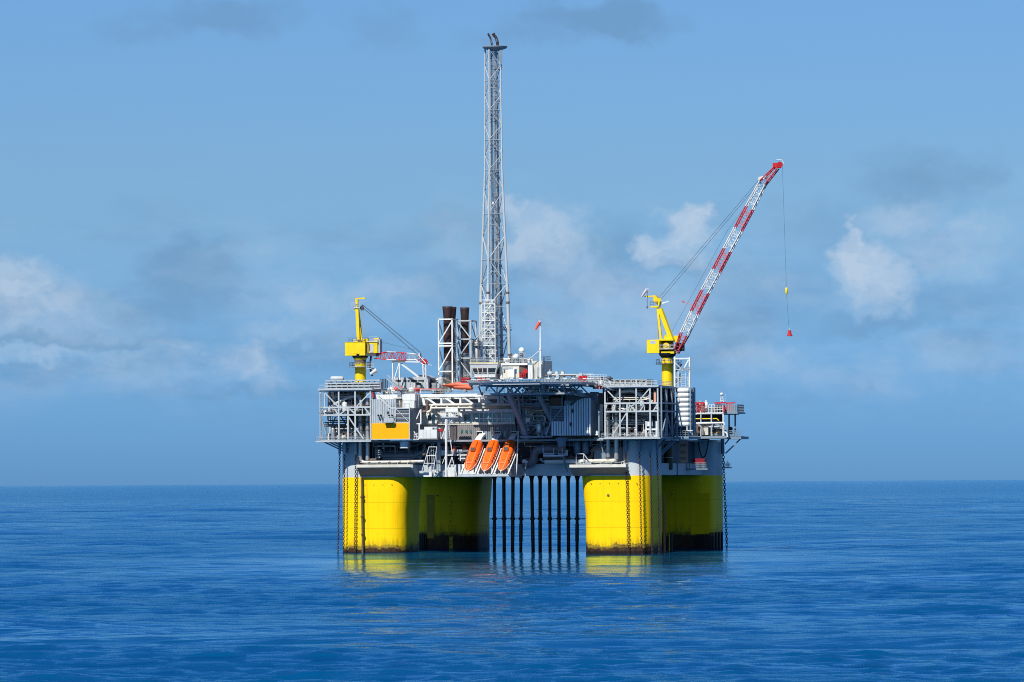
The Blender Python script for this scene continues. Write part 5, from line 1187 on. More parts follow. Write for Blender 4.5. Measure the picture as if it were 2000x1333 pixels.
# ------------------------------------------------------------------ exhaust stacks
def stack(label, px, v, ytop, w_top, w_sh, ycone, ymetal, elbow, ybase):
    c = P(px, 660, v); T = thing('exhaust_stack', label, 'exhaust stack', (c[0], v, Z(ybase, px, v)), 'brown exhaust stacks')
    z = lambda y: Z(y, px, v); r1 = w_sh / 16.4; r0 = w_top / 16.4
    make('shaft', G().lathe((c[0], v), [(r1, z(ymetal)), (r1, z(ycone)), (r1 * 1.02, z(ycone) + .1)], 20), RUST, T)
    cn = make('cone', G().lathe((c[0], v), [(r1 * 1.01, z(ycone) + .1), (r0 * .97, z(ytop) - .5), (r0, z(ytop)), (r0 * .9, z(ytop) - .02)], 20), RUST, T)
    make('mouth', G().lathe((c[0], v), [(r0 * .9, z(ytop) - .3), (r0 * .91, z(ytop) - .015)], 20), BLACK, cn)
    for k in range(5): y = ycone + 10 + (ymetal - ycone - 16) * k / 4; make('ring_band', G().lathe((c[0], v), [(r1 * 1.05, z(y)), (r1 * 1.05, z(y - 1.2))], 20), RUST, T)
    make('lower_shaft', G().lathe((c[0], v), [(r1 * 1.28, z(ybase if not elbow else ymetal + 26)), (r1 * 1.22, z(ymetal + 12)), (r1 * 1.02, z(ymetal) - .02)], 20), STAINLESS, T)
    if elbow:
        pts = [P(px, ymetal + 24, v), P(px, ymetal + 34, v), P(px - 4, ymetal + 43, v), P(px - 12, ymetal + 52, v), P(px - 18, ymetal + 62, v), P(px - 18, ymetal + 76, v)]
        make('elbow_duct', G().tube(pts, [r1 * 1.28, r1 * 1.3, r1 * 1.32, r1 * 1.35, r1 * 1.38, r1 * 1.4], 20), STAINLESS, T)
        for i in (1, 2, 3, 4): make('duct_band', G().tube([pts[i], tuple(Vector(pts[i]).lerp(Vector(pts[i + 1]), .25))], r1 * 1.46, 20), PIPE, T)
    return T
stack('brown flared exhaust stack in front, inside the white frame, bending at its foot', 874.5, 19, 599, 21.5, 17, 622, 706, True, 760)
stack('brown flared exhaust stack half hidden behind the front stack', 882.5, 27, 600, 20, 16, 622, 715, False, 760)
stack('brown exhaust stack standing alone nearest the flare tower', 908, 23, 601, 19, 16, 623, 690, False, 760)
def stack_frame(label, x0, x1, ys, v, dep, m, dirs, yb):
    T = thing('stack_frame', label, 'support frame', P((x0 + x1) / 2, yb, v))
    ua, ub = U(x0, v, 680), U(x1, v, 680); z = lambda y: Z(y, (x0 + x1) / 2, v)
    for u in (ua, ub):
        for q in (v, v + dep): bar(T, 'post', (u, q, z(yb)), (u, q, z(ys[0])), .34, m)
    for y in ys:
        for q in (v, v + dep): bar(T, 'beam', (ua - .17, q, z(y)), (ub + .17, q, z(y)), .34, m)
        for u in (ua, ub): bar(T, 'cross_beam', (u, v, z(y) - .01), (u, v + dep, z(y) - .01), .28, m)
    for y0, y1, d in dirs:
        a, b = (ub, ua) if d > 0 else (ua, ub)
        bar(T, 'brace', (a, v - .02, z(y0)), (b, v - .02, z(y1)), .26, m)
        for u in (ua, ub): bar(T, 'side_brace', (u, v, z(y0)), (u, v + dep, z(y1)), .22, m)
    return T
F1 = stack_frame('white braced frame round the front exhaust stack', 857, 883.5, (624, 671, 676, 726), 16.8, 5.2, WHITE, [(627, 671, 1), (678, 724, 1)], 762)
F2 = stack_frame('grey braced frame round the stack nearest the flare tower', 895, 920, (627, 663, 700), 21, 4.5, LGREY, [(629, 662, -1), (664, 699, 1), (701, 735, -1)], 750)
make('ladder', G().ladder(P(890, 750, 18), P(890, 628, 18), .8), LGREY, F2)
# heat-recovery casing, silencers and deck clutter by the stacks
T = thing('turbine_enclosure', 'rounded grey turbine enclosure on the roof between left crane and stacks', 'enclosure', P(800, 764, 6))
va = 8.0; zb = Z(764, 800, va)
pr = [(U(766, va), zb), (U(766, va), Z(741, 770, va)), (U(772, va), Z(738, 770, va)), (U(808, va), Z(737.5, 800, va)), (U(816, va), Z(733, 815, va)), (U(828, va), Z(733, 825, va)), (U(834, va), Z(737, 835, va)), (U(838, va), Z(746, 838, va)), (U(838, va), zb)]
make('casing', G().prism(pr[::-1], 1, va, va + 7), LGREY, T)
for x, w in ((772, 11), (789, 5), (796, 4), (802, 13), (817, 11)): fbox(T, 'intake_recess', x, 742.5, x + w, 746.5, va - .06, .05, GAP)
for x in (769, 777, 785, 793, 801, 809, 822, 830): fbox(T, 'seam', x, 747, x + .8, 763, va - .05, .045, GREY)
d = fbox(T, 'doorway', 810.5, 747, 824, 762, va - .1, .09, DGREY); g = G().beam(P(810, 747, va - .2), P(825, 747, va - .2), .22).beam(P(810.5, 747, va - .2), P(810.5, 763, va - .2), .22).beam(P(824.5, 747, va - .2), P(824.5, 763, va - .2), .22); make('door_frame', g, WHITE, d)
make('machine', G().dome(P(818, 757, va - .6), .6, 10, 5), GREY, T)
make('end_ring', G().tube([P(838, 752, va + 2.2), P(843, 752, va + 2.2)], 1.35, 16), BROWNPIPE, T)
T = thing('roof_plant', 'low clutter of small pipes and valves on the roof beside the stacks', 'machinery', P(850, 764, 9))
clutter(T, U(836, 9), U(862, 9), 8, 14, Z(764, 850, 9), Z(738, 850, 9), 20, 51, [LGREY, GALV, WHITE, DGREY]); clutter(T, U(770, 9), U(860, 9), 2, 6, Z(769, 810, 4), Z(759, 810, 4), 22, 52, [LGREY, PALERED, GALV, WHITE])
make('red_pipe', G().tube([P(770, 761, 2), P(862, 760, 2)], .12, 6), PALERED, T)
T = thing('knockout_drum', 'upright galvanised drum between the stacks and the stair tower', 'vessel', P(932, 712, 24))
c = P(931, 700, 24)
make('shell', G().lathe((c[0], 24), [(1.1, Z(735, 931, 24)), (1.1, Z(668, 931, 24)), (.7, Z(664, 931, 24))], 16), GALV, T); make('top_platform', G().lathe((c[0], 24), [(1.7, Z(676, 931, 24)), (1.7, Z(675, 931, 24))], 14).railing([(c[0] + 1.65 * math.cos(R(a)), 24 + 1.65 * math.sin(R(a)), Z(675, 931, 24)) for a in range(0, 361, 45)], 1.0, .9), LGREY, T)
make('pipe', G().tube([P(926, 735, 22.5), P(926, 664, 22.5), P(936, 655, 22.5)], .16, 6), LGREY, T); make('pipe', G().tube([P(935, 735, 22.5), P(935, 660, 22.5)], .12, 6), DGREY, T)

# ------------------------------------------------------------------ control room, domes, mast, roof details
VK = 7.0
T = thing('control_room', 'white control cabin with outward-slanting dark windows below the flare tower', 'control room', P(947, 738, VK))
ub0, ub1, ut0, ut1 = U(927, VK), U(968, VK), U(921, VK), U(975, VK); zb, zs, zw, zt_ = Z(748, 947, VK), Z(733, 947, VK), Z(719.5, 947, VK), Z(712, 947, VK)
g = G(); o = VK
def ring4(a, b, v0, v1, z): return [(a, v0, z), (b, v0, z), (b, v1, z), (a, v1, z)]
vs = ring4(ub0, ub1, VK, VK + 7, zs) + ring4(ut0, ut1, VK - .9, VK + 8, zw + 1.0)
g.add(vs, [(0, 1, 5, 4), (1, 2, 6, 5), (2, 3, 7, 6), (3, 0, 4, 7), (4, 5, 6, 7), (3, 2, 1, 0)]); make('window_band', g, WHITE, T)
make('base', G().box((ub0, VK, zb), (ub1, VK + 7, zs - .003)), WHITE, T)
make('roof', G().box((ut0 - .1, VK - 1.0, zw + 1.003), (ut1 + .1, VK + 8, zw + 1.25)), CREAM, T); make('roof_edge', G().box((ut0 - .15, VK - 1.06, zw + 1.253), (ut1 + .15, VK + 8, zw + 1.42)), mat('pale_yellow_edge', (.62, .55, .25), .5, var=.15), T)
def slant(f, hh): # point on the slanted front
    a = ub0 + (ut0 - ub0) * hh; b = ub1 + (ut1 - ub1) * hh; return Vector((a + (b - a) * f, VK - .9 * hh - .05, zs + (zw + 1.0 - zs) * hh))
for f0, f1 in ((.03, .21), (.25, .41), (.44, .60), (.66, .96)):
    w = make('window', G().add([slant(f0, .12), slant(f1, .12), slant(f1, .62), slant(f0, .62)] + [slant(f, h) + Vector((0, .04, 0)) for f, h in ((f0, .12), (f1, .12), (f1, .62), (f0, .62))], [(0, 1, 2, 3), (7, 6, 5, 4), (0, 4, 5, 1), (1, 5, 6, 2), (2, 6, 7, 3), (3, 7, 4, 0)]), GLASS, T)
s1 = [Vector((ub1 + (ut1 - ub1) * h + .05, VK - .9 * h + (7.9 + .9 * h) * f, zs + (zw + 1 - zs) * h)) for f, h in ((.1, .12), (.8, .12), (.8, .62), (.1, .62))]
make('window', G().add(s1 + [p - Vector((.04, 0, 0)) for p in s1], [(0, 1, 2, 3), (7, 6, 5, 4), (0, 4, 5, 1), (1, 5, 6, 2), (2, 6, 7, 3), (3, 7, 4, 0)]), GLASS, T)
make('roof_railing', G().railing([(ut0, VK + 7, zw + 1.42), (ut0, VK - .8, zw + 1.42), (ut1, VK - .8, zw + 1.42)], 1.1, 1.0, .045), LGREY, T)
make('walkway', G().box((ub0 - 2.2, VK - 1.6, zs - .6), (ub1 + .5, VK - .05, zs - .45)).railing([(ub0 - 2.2, VK - 1.6, zs - .45), (ub1 + .5, VK - 1.6, zs - .45)], 1.0, .9), LGREY, T)
T = thing('accommodation_top', 'white upper deckhouse beside the control cabin, dark reel alcove in its front', 'deckhouse', P(1010, 738, 9))
va = 8.5
fbox(T, 'wall', 975.5, 711, 1014, 740, va, 8, CREAM); fbox(T, 'wall', 1031, 713, 1040, 740, va, 8, WHITE); fbox(T, 'wall', 1014, 711, 1031, 714, va, 8, WHITE); fbox(T, 'wall', 1040, 705, 1061, 740, va + 1, 8, CREAM)
fbox(T, 'fascia', 974.5, 709.5, 1030, 713.5, va - .3, .29, WHITE); fbox(T, 'alcove', 1014.1, 714, 1030.9, 738, va + 1.5, .3, GAP)
fbox(T, 'pilaster', 977, 713.6, 980.5, 739, va - .25, .24, WHITE); fbox(T, 'window_strip', 982, 718, 1002, 722, va - .05, .045, GREY); fbox(T, 'kiosk', 992, 722, 1004, 738, va - .9, .85, WHITE); fbox(T, 'window', 983.5, 722, 986.5, 729, va - .06, .05, DGREY); fbox(T, 'blue_window', 1005, 721, 1009, 730, va - .06, .05, mat('blue_glass', (.05, .16, .28), .1, var=.2)); fbox(T, 'door_panel', 1009.5, 718, 1013.5, 738, va - .06, .05, CREAM)
make('hose_reel', G().tube([P(1022, 722, va + .3), P(1022, 722, va + 1.3)], 1.0, 14), BROWNPIPE, T); make('red_reel', G().tube([P(1026, 726, va - .3), P(1026, 726, va + .3)], .55, 12), RED, T); make('red_railing', G().railing([P(1015, 738, va - .2), P(1026, 738, va - .2)], 1.1, .5, .06), RED, T)
fbox(T, 'wall_box', 1048, 718, 1058, 736, va + .5, .45, GREY)
for k in range(6): fbox(T, 'panel_seam', 1041.5 + k * 3.4, 707, 1042 + k * 3.4, 738, va + .96, .03, GREY)
make('roof_railing', G().railing([P(976, 709.5, va - .2), P(1030, 709, va - .2)], 1.0, 1.0), LGREY, T); make('roof_railing', G().railing([P(1040, 705, va + 1), P(1061, 704.5, va + 1), (U(1061, va + 1), va + 8, Z(704.5, 1061, va + 1))], 1.1, .9), GREY, T)
clutter(T, U(978, va), U(1036, va), va + .5, va + 5, Z(709, 1005, va), Z(697, 1005, va), 26, 61, [LGREY, WHITE, GALV, DGREY])
fbar(T, 'aerial', 1062.5, 738, 1062.5, 698, va + 2, .2, BLUEGREY); fbar(T, 'aerial', 1058, 738, 1058, 712, va - .2, .3, GREY)
def radome(label, x, y, v):
    c = P(x, y, v); T = thing('radome', label, 'radome', (c[0], v, Z(y + 18, x, v)), 'white radomes')
    make('shell', G().dome(c, .72, 18, 9, 1.05, -.55), WHITE, T); make('collar', G().lathe((c[0], v), [(.66, c[2] - .65), (.66, c[2] - .42)], 16), LGREY, T); make('pedestal', G().lathe((c[0], v), [(.5, Z(y + 18, x, v)), (.4, c[2] - .652)], 10), GREY, T)
    return T
radome('lower white radome, left of the pair beside the flare tower', 1008, 697.5, 9); radome('higher white radome, right of the pair, on a lattice stand', 1018.7, 685, 12)
T = thing('radome_stand', 'grey lattice stand carrying the higher white radome', 'stand', P(1019, 711, 12))
for x in (1013, 1026):
    for v in (11, 13): fbar(T, 'leg', x, 711, x, 690, v, .14, GREY)
for y in (690, 700): fbar(T, 'rail', 1012.5, y, 1026.5, y, 11, .18, GREY); fbar(T, 'rail', 1012.5, y, 1026.5, y, 13, .14, GREY)
fbar(T, 'brace', 1013, 710, 1026, 692, 11, .1, GREY); fbar(T, 'brace', 1026, 710, 1013, 692, 11, .1, GREY)
T = thing('signal_mast', 'slim white mast with a raking brace right of the radomes', 'mast', P(1055, 738, 8))
make('pole', G().tube([P(1055.5, 738, 8), P(1055.5, 690, 8), P(1055, 626, 8)], [.26, .24, .13], 10), WHITE, T); fbar(T, 'brace', 1055, 684, 1031, 704, 8, .18, WHITE, round_=True); make('cap', G().beam(P(1053, 625, 8), P(1058, 625, 8), .18), GREY, T); make('collar', G().tube([P(1055.4, 684, 8), P(1055.4, 680, 8)], .36, 8), WHITE, T)
T = thing('windsock', 'bright orange-red windsock at the top of the slim white mast', 'windsock', P(1054, 628, 8))
make('sock', G().tube([P(1054.5, 629, 7.8), P(1050, 636, 7.6), P(1045.5, 644.5, 7.4)], [.4, .34, .22], 12), mat('orange_red_cloth', (.85, .11, .06), .7, var=.15), T); make('hoop', G().tube([P(1055, 628.3, 7.8), P(1054.3, 629.3, 7.8)], .43, 12), LGREY, T)
# life rafts and extinguisher cabinets on the helideck rim
T = thing('liferaft_rack', 'red-covered raft rack at the left corner of the helideck', 'raft rack', P(908, 748, -6))
v = -6.5
fbox(T, 'cover', 900.5, 737.5, 916, 748.5, v, 2, PALERED)
g = G()
for k in range(8): g.beam(P(900.5 + k * 2.2, 737, v - .06), P(900.5 + k * 2.2, 749, v - .06), .08)
for k in range(4): g.beam(P(900, 738 + k * 3.4, v - .08), P(916.5, 738 + k * 3.4, v - .08), .08)
make('netting', g, mat('dark_red_net', (.35, .03, .04), .6, var=.1), T); fbox(T, 'shelf', 899, 749, 918, 750.5, v - .4, 3, LGREY)
for lab, x0, x1, y0, y1 in (('red fire cabinet on the left helideck edge, left of a pair', 933, 938.5, 738.5, 745.5), ('red and white fire cabinet on the left helideck edge, right of a pair', 941, 947.5, 737.5, 744)):
    T = thing('fire_cabinet', lab, 'cabinet', P((x0 + x1) / 2, y1, -5.0)); fbox(T, 'case', x0, y0, x1, y1, -5.0, .7, RED); fbox(T, 'lid', x0 - .3, y0 - 1, x1 + .3, y0 - .05, -5.1, .9, WHITE if x0 > 940 else PALERED); fbox(T, 'stand', x0 + 1, y1 + .05, x1 - 1, y1 + 4, -4.9, .5, GREY)
for k, lab in enumerate(('red drum at the right helideck edge, leftmost of three', 'red drum at the right helideck edge, middle of three', 'red drum at the right helideck edge, rightmost of three')):
    x = 1133 + k * 5.8; c = P(x, 746, -4); T = thing('foam_drum', lab, 'drum', c, 'red drums at the helideck edge'); r = .37
    make('body', G().lathe((c[0], -4), [(r * .95, c[2]), (r, c[2] + .1), (r, c[2] + 1.3), (r * .9, c[2] + 1.45)], 12), RED, T); make('hoop', G().lathe((c[0], -4), [(r * 1.05, c[2] + .6), (r * 1.05, c[2] + .7)], 12), PALERED, T)
for k, lab in enumerate(('small pale roof fan behind the helideck, left of a pair', 'small pale roof fan behind the helideck, right of a pair')):
    x = 1087.5 + k * 12; c = P(x, 737, 6); T = thing('roof_fan', lab, 'roof fan', c, 'roof fans behind the helideck')
    make('housing', G().lathe((c[0], 6), [(.62, c[2]), (.6, c[2] + .35), (.42, c[2] + 1.2), (.4, c[2] + 1.35)], 14), CREAM, T); make('cowl', G().lathe((c[0], 6), [(.5, c[2] + 1.36), (.5, c[2] + 1.48)], 14), WHITE, T)
T = thing('roof_machinery', 'long low machinery deck seen behind the right half of the helideck', 'machinery', P(1110, 748, 6))
fbox(T, 'deck', 1062, 737, 1172, 751, 4, 12, BLUEGREY); clutter(T, U(1064, 4), U(1180, 4), 3, 8, Z(738, 1110, 4), Z(728, 1110, 4), 16, 71, [LGREY, WHITE, GREY]); make('railing', G().railing([P(1148, 743, 1), P(1185, 744, 1)], 1.4, .8), WHITE, T)
clutter(T, U(1150, 1), U(1182, 1), 0, 4, Z(760, 1165, 1), Z(745, 1165, 1), 20, 72, [LGREY, WHITE, GALV, RED])

# ------------------------------------------------------------------ front gallery between cellar deck and hull ledge
T = thing('white_container', 'white boxy container standing beside the amber-board cabin', 'container', P(836, 857, -4))
fbox(T, 'body', 819, 839.5, 853, 857, -4.6, 3.4, WHITE); fbox(T, 'upper_body', 828.5, 834, 853, 839.4, -4.55, 3.3, WHITE); fbox(T, 'grille', 844.5, 835.6, 848.8, 839, -4.62, .06, DGREY); fbox(T, 'grille', 850, 835.6, 853, 839, -4.62, .06, BLUEGREY)
for x in (826, 833, 840, 847): fbox(T, 'panel_seam', x, 840, x + .5, 856.5, -4.63, .025, LGREY)
fbox(T, 'skid', 818, 857.1, 856, 860, -4.8, 4, DGREY)
T = thing('fire_monitor', 'small red fire hose box beside the white container', 'hose box', P(861, 846, -3)); fbox(T, 'box', 857, 838.5, 864.5, 843, -3, .8, RED); fbox(T, 'stand', 859, 843.1, 862, 857, -2.9, .5, GREY); fbox(T, 'nozzle', 856, 836.5, 860, 838.2, -3.1, .4, WHITE)
T = thing('hanging_locker', 'pale square locker hanging below the amber-board cabin', 'locker', P(789, 876, -3)); fbox(T, 'body', 781, 861, 797, 876, -3.5, 1.8, LGREY); fbox(T, 'door', 782.3, 863, 795.7, 875, -3.56, .05, WHITE); fbar(T, 'hanger', 783, 861, 783, 858, -2.5, .15, GREY); fbar(T, 'hanger', 795, 861, 795, 858, -2.5, .15, GREY)
T = thing('cherry_platform', 'small railed white platform on a tall post left of the lifeboats', 'platform', P(871, 930, -3.5))
v = -4.5
make('post', G().tube([P(871.5, 932, v), P(871.5, 818, v)], .3, 10), WHITE, T); fbox(T, 'floor', 861, 814, 895, 816, v - .6, 2.4, LGREY)
make('railing', G().railing([P(861, 814, v - .5), P(895, 813.5, v - .5)], 1.3, .6, .05), WHITE, T); fbox(T, 'hood', 870, 798, 894, 805, v + .6, 1.2, WHITE)
for a, b, w in (((871, 833, v), (862, 858, v), .2), ((874, 818, v), (884, 891, v), .16), ((883, 893, v), (874, 918, v), .2), ((883, 893, v), (893, 932, v), .16), ((871, 888, v), (864, 906, v), .14), ((876, 830, v), (886, 817, v), .18)): bar(T, 'strut', P(*a), P(*b), w, WHITE)
make('ladder', G().ladder(P(876.5, 858, v - .3), P(876.5, 818, v - .3), .5), LGREY, T); fbox(T, 'stiffener', 866, 845, 872, 858, v - .2, .3, LGREY)
T = thing('gangway_frame', 'tapering white tubular gangway frame hanging at the hull, left of the tall post', 'gangway', P(840, 921, -3))
v = -4.0
for a, b in (((838, 873.5), (824, 921)), ((853, 873.5), (846.5, 921)), ((838, 873.5), (853, 873.5)), ((834, 890.5), (851, 890.5)), ((829, 905.5), (849, 905.5)), ((824, 921), (847, 921)), ((834.5, 890), (834.5, 921))): fbar(T, 'tube', *a, *b, v, .2, WHITE, round_=True)
for a, b in (((841, 874), (836, 921)), ((848, 874), (843, 921)), ((853, 874), (853, 921))): fbar(T, 'tube', *a, *b, v + 1.6, .12, LGREY, round_=True)
make('lift_shaft', G().lathe((U(857, 0), 0), [(.55, Z(921, 857, 0)), (.42, Z(864, 857, 0))], 12), LGREY, T)
make('ladder', G().ladder(P(845, 921, v + 1.2), P(845, 866, v + 1.2), .6), GREY, T)
# hull plating lit below the gallery
T = thing('hull_walkway', 'white plated walkway along the hull under the lifeboats, with braces', 'walkway', P(900, 932, 1))
for x0, x1, y0 in ((827, 843, 923), (846, 868, 920), (874, 888, 913), (889.5, 893, 907), (895, 899, 907), (901, 925, 907)): fbox(T, 'plate', x0, y0, x1, 931.5, .9, .6, WHITE)
for a, b in (((848, 922), (862, 931)), ((862, 922), (848, 931)), ((866, 922), (872, 931)), ((845, 922), (847, 931))): fbar(T, 'brace', *a, *b, .6, .18, BLUEGREY)
fbar(T, 'rail', 855, 889.5, 925, 889, .5, .3, WHITE); fbar(T, 'rail', 895, 896, 925, 895.5, .3, .28, WHITE); fbar(T, 'post', 899, 889, 899, 901, .3, .3, WHITE); fbar(T, 'rail', 893, 882, 915, 881, .8, .2, LGREY); fbar(T, 'rail', 893, 879, 915, 878.5, .8, .15, LGREY)
clutter(T, U(862, 2), U(915, 2), 0, 4, Z(889, 890, 2), Z(872, 890, 2), 26, 81, [WHITE, LGREY, GALV, CORAL, DGREY]); clutter(T, U(835, 3), U(915, 3), 2, 5, Z(905, 870, 3), Z(864, 870, 3), 14, 82, [DGREY, GREY, WHITE])
T = thing('gallery_piping', 'dark pipe gallery behind the left front ledge, long brown pipe in front', 'piping', P(760, 905, 2))
pipe(T, [P(704.5, 890, -1.5), P(705, 901, -1.5), P(712, 903.5, -1.5), P(828, 902, -1.5)], .45, PIPE, 10); pipe(T, [P(718, 895, -1.5), P(722, 899, -1), P(736, 898, -1)], .5, BROWNPIPE, 10)
for y, r, m, v in ((897, .55, BLUEGREY, 3), (888, .4, BLUEGREY, 4), (891, .3, GREY, 2.5), (880, .35, DGREY, 4.5), (872, .3, BLUEGREY, 5), (866, .4, DGREY, 4)): pipe(T, [P(748, y, v), P(812, y - .5, v), P(829, y - 9, v), P(829, y - 22, v)], r, m, 8)
pipe(T, [P(827, 889, -.5), P(831, 886, -.5), P(833, 878, -.5)], .5, BROWNPIPE, 8)
for x in (728, 737, 750, 762, 776, 800, 815): fbar(T, 'hanger', x, 861, x, 900, 3.2 + (x % 3) * .4, .16, BLUEGREY)
make('railing', G().railing([P(750, 892, 1.5), P(822, 891, 1.5)], 1.2, 1.3), BLUEGREY, T)
g = G().box(P(733, 895, -.8), P(744, 892.5, .2)).railing([P(733, 892.5, -.8), P(744, 892.5, -.8)], 1.5, .6, .05); make('small_platform', g, WHITE, T); make('ladder', G().ladder(P(734.5, 893, -.9), P(734.5, 862, -.9), .5), GREY, T)
for k in range(5): fbox(T, 'junction_box', 739 + (k % 2) * 8, 862 + k * 4.2, 741 + (k % 2) * 8, 864.5 + k * 4.2, -.4, .3, WHITE)
clutter(T, U(722, 3), U(830, 3), 1.5, 5.5, Z(905, 770, 3), Z(864, 770, 3), 30, 83, [BLUEGREY, GREY, DGREY, GAP])
T = thing('seawater_main', 'thick brown-grey S-bent pipe under the helideck, open end turned left', 'pipe', P(1045, 908, 1))
v = .2
pts = [P(1092, 877.5, v), P(1062, 877.5, v), P(1053, 878.5, v), P(1047, 882, v), P(1044, 888, v), P(1043, 895, v), P(1041, 900, v), P(1036, 904.5, v), P(1029, 906, v), P(1022, 905, v)]
make('main', G().tube(pts, 1.05, 16), mat('weathered_brown_grey_pipe', (.15, .14, .15), .45, var=.3, rust=.2), T)
make('flange', G().tube([P(1031, 906, v), P(1028, 906, v)], 1.3, 16), PIPE, T); make('flange', G().tube([P(1064, 877.5, v), P(1061, 877.5, v)], 1.2, 16), BLUEGREY, T)
make('stay', G().tube([P(1026, 904, v - 1.2), P(1026, 916, v - 1.2)], .1, 6), GREY, T); make('stay', G().tube([P(1055, 896, v), P(1062, 903, v)], .25, 8), LGREY, T)
T = thing('dump_hopper', 'grey-brown cone hopper hanging under the pale ribbed cabin', 'hopper', P(1096, 886, -1))
c = P(1097, 870, -1.5); zf = lambda y: Z(y, 1097, -1.5)
make('cone', G().lathe((c[0], -1.5), [(.5, zf(884)), (.95, zf(881)), (1.0, zf(867)), (1.45, zf(858)), (1.5, zf(855))], 16), BLUEGREY, T); make('spout', G().lathe((c[0] + .05, -1.5), [(.3, zf(887)), (.8, zf(883.5)), (1.03, zf(877)), (1.03, zf(873))], 16), BROWNPIPE, T)
T = thing('service_tray', 'pale framed service tray in the shade beside the thick S-bent pipe', 'platform', P(1080, 892, -2))
fbox(T, 'floor', 1061, 889.5, 1099, 892, -3, 2.6, WHITE); fbox(T, 'panel', 1090, 879, 1109, 890.5, -1.4, .15, LGREY); fbox(T, 'panel', 1062.5, 885, 1080, 888.5, -1.2, .15, LGREY)
for x in (1062, 1081.5, 1098): fbar(T, 'post', x, 890, x, 876, -2.9, .16, LGREY)
fbar(T, 'rail', 1062, 887, 1098, 886.8, -2.9, .12, LGREY)
bar(T, 'stay', P(1100, 892, -2.9), P(1108, 922, -.5), .3, BLUEGREY)
for k, (x, lab) in enumerate(((1127.5, 'upright blue-grey vessel in the gallery, left of a pair'), (1144, 'upright blue-grey vessel in the gallery, right of a pair'))):
    c = P(x, 888, 2); T = thing('gallery_vessel', lab, 'vessel', c, 'upright gallery vessels'); zz = Z(862, x, 2)
    make('shell', G().lathe((c[0], 2), [(.4, c[2]), (.85, c[2] + .3), (.85, zz - .3), (.4, zz)], 14), BLUEGREY, T); make('band', G().lathe((c[0], 2), [(.89, c[2] + 1.4), (.89, c[2] + 1.55)], 14), GREY, T); make('nozzle', G().tube([(c[0], 2, zz), (c[0], 2, zz + .8)], .15, 6), GREY, T)
T = thing('gallery_piping', 'shaded pipe gallery behind the right front ledge, pale pipe in front', 'piping', P(1150, 903, 2))
pipe(T, [P(1188, 890, -1.5), P(1188, 897, -1.5)], .5, BROWNPIPE, 8); pipe(T, [P(1204, 894, -1.5), P(1203, 899, -1.5), P(1197, 900.5, -1.5), P(1064, 902.5, -1.5)], .5, CREAM, 10)
for y, r, m, v in ((894.5, .28, BROWNPIPE, 1), (870, .3, GREY, 4), (864, .35, BLUEGREY, 4), (880, .25, BLUEGREY, 4.5)): pipe(T, [P(1062, y, v), P(1156, y - .5, v), P(1157, y - 18, v), P(1180, y - 18.5, v)], r, m, 8)
pipe(T, [P(1157, 893, 1.2), P(1155, 880, 1.2), P(1160, 874, 1.2), P(1182, 873, 1.2)], .22, GREY, 8)
for x in (1112, 1120, 1153, 1168, 1176, 1212): fbar(T, 'hanger', x, 857, x, 874, 1 + (x % 3) * .5, .16, BLUEGREY)
fbar(T, 'grid_rail', 1180, 870.5, 1210, 870, -1.0, .16, BLUEGREY); fbar(T, 'grid_rail', 1180, 863, 1210, 862.5, -1.0, .16, BLUEGREY); fbar(T, 'stay', 1172, 858, 1179, 888, -1.5, .2, BLUEGREY)
fbox(T, 'bulkhead_panel', 1160, 874, 1216, 905, 1.4, .3, BLUEGREY)
g = G()
for a, b in (((1125.5, 888), (1125.5, 907)), ((1126, 887), (1140, 887)), ((1140, 887), (1140, 906)), ((1140, 887), (1154, 906)), ((1125, 907), (1155, 906.5))): g.tube([P(*a, -2.6), P(*b, -2.6)], .13, 6)
make('frame_rail', g, LGREY, T); make('lagging', G().dome(P(1135, 901.5, -1.8), .45, 10, 5), WHITE, T)
clutter(T, U(1010, 3), U(1125, 3), 1.5, 5.5, Z(905, 1060, 3), Z(860, 1060, 3), 30, 84, [BLUEGREY, GREY, DGREY, GAP]); clutter(T, U(1130, 3), U(1214, 3), 2, 5.5, Z(905, 1170, 3), Z(860, 1170, 3), 12, 85, [BLUEGREY, GREY, DGREY])
T = thing('hull_lamp', 'bright white valve cover catching the sun left of the thick pipe', 'valve', P(1022, 912, -1)); make('cover', G().dome(P(1024, 902, -1), .6, 10, 5), WHITE, T); make('cover', G().dome(P(1029, 903, -1.2), .3, 8, 4), WHITE, T); make('stem', G().tube([P(1026, 904, -1), P(1026, 916, -1)], .1, 6), LGREY, T)

# ------------------------------------------------------------------ chain pipes, mooring chains, column pipe, risers
def link_ring(g, c, d, side, L, w, r):
    pts = []
    for k in range(10):
        a = 2 * math.pi * k / 10; pts.append(c + d * (L / 2 * math.cos(a) * (1 if abs(math.cos(a)) > .5 else .9)) + side * (w / 2 * math.sin(a)))
    n = 5; vs = []
    nrm = d.cross(side)
    for k in range(10):
        t = (pts[(k + 1) % 10] - pts[k - 1]).normalized(); o = t.cross(nrm).normalized()
        for q in range(n): a = 2 * math.pi * q / n; vs.append(pts[k] + o * r * math.cos(a) + nrm * r * math.sin(a))
    g.add(vs, [(k * n + q, ((k + 1) % 10) * n + q, ((k + 1) % 10) * n + (q + 1) % n, k * n + (q + 1) % n) for k in range(10) for q in range(n)], True)
def chain(label, a, b, big=1.0):
    a = Vector(a); b = Vector(b); d = (b - a).normalized(); s1 = d.cross(Vector((0, 1, 0))).normalized(); s2 = d.cross(s1).normalized()
    g = G(); L = .68 * big; p = L * .76; n = int((b - a).length / p) + 1
    for i in range(n):
        link_ring(g, a + d * p * i, d, s1 if i % 2 else s2, L, 0.43 * big, .07 * big)
    o = make('mooring_chain', g, CHAIN, None); return tag(o, label, 'chain', 'mooring chains')
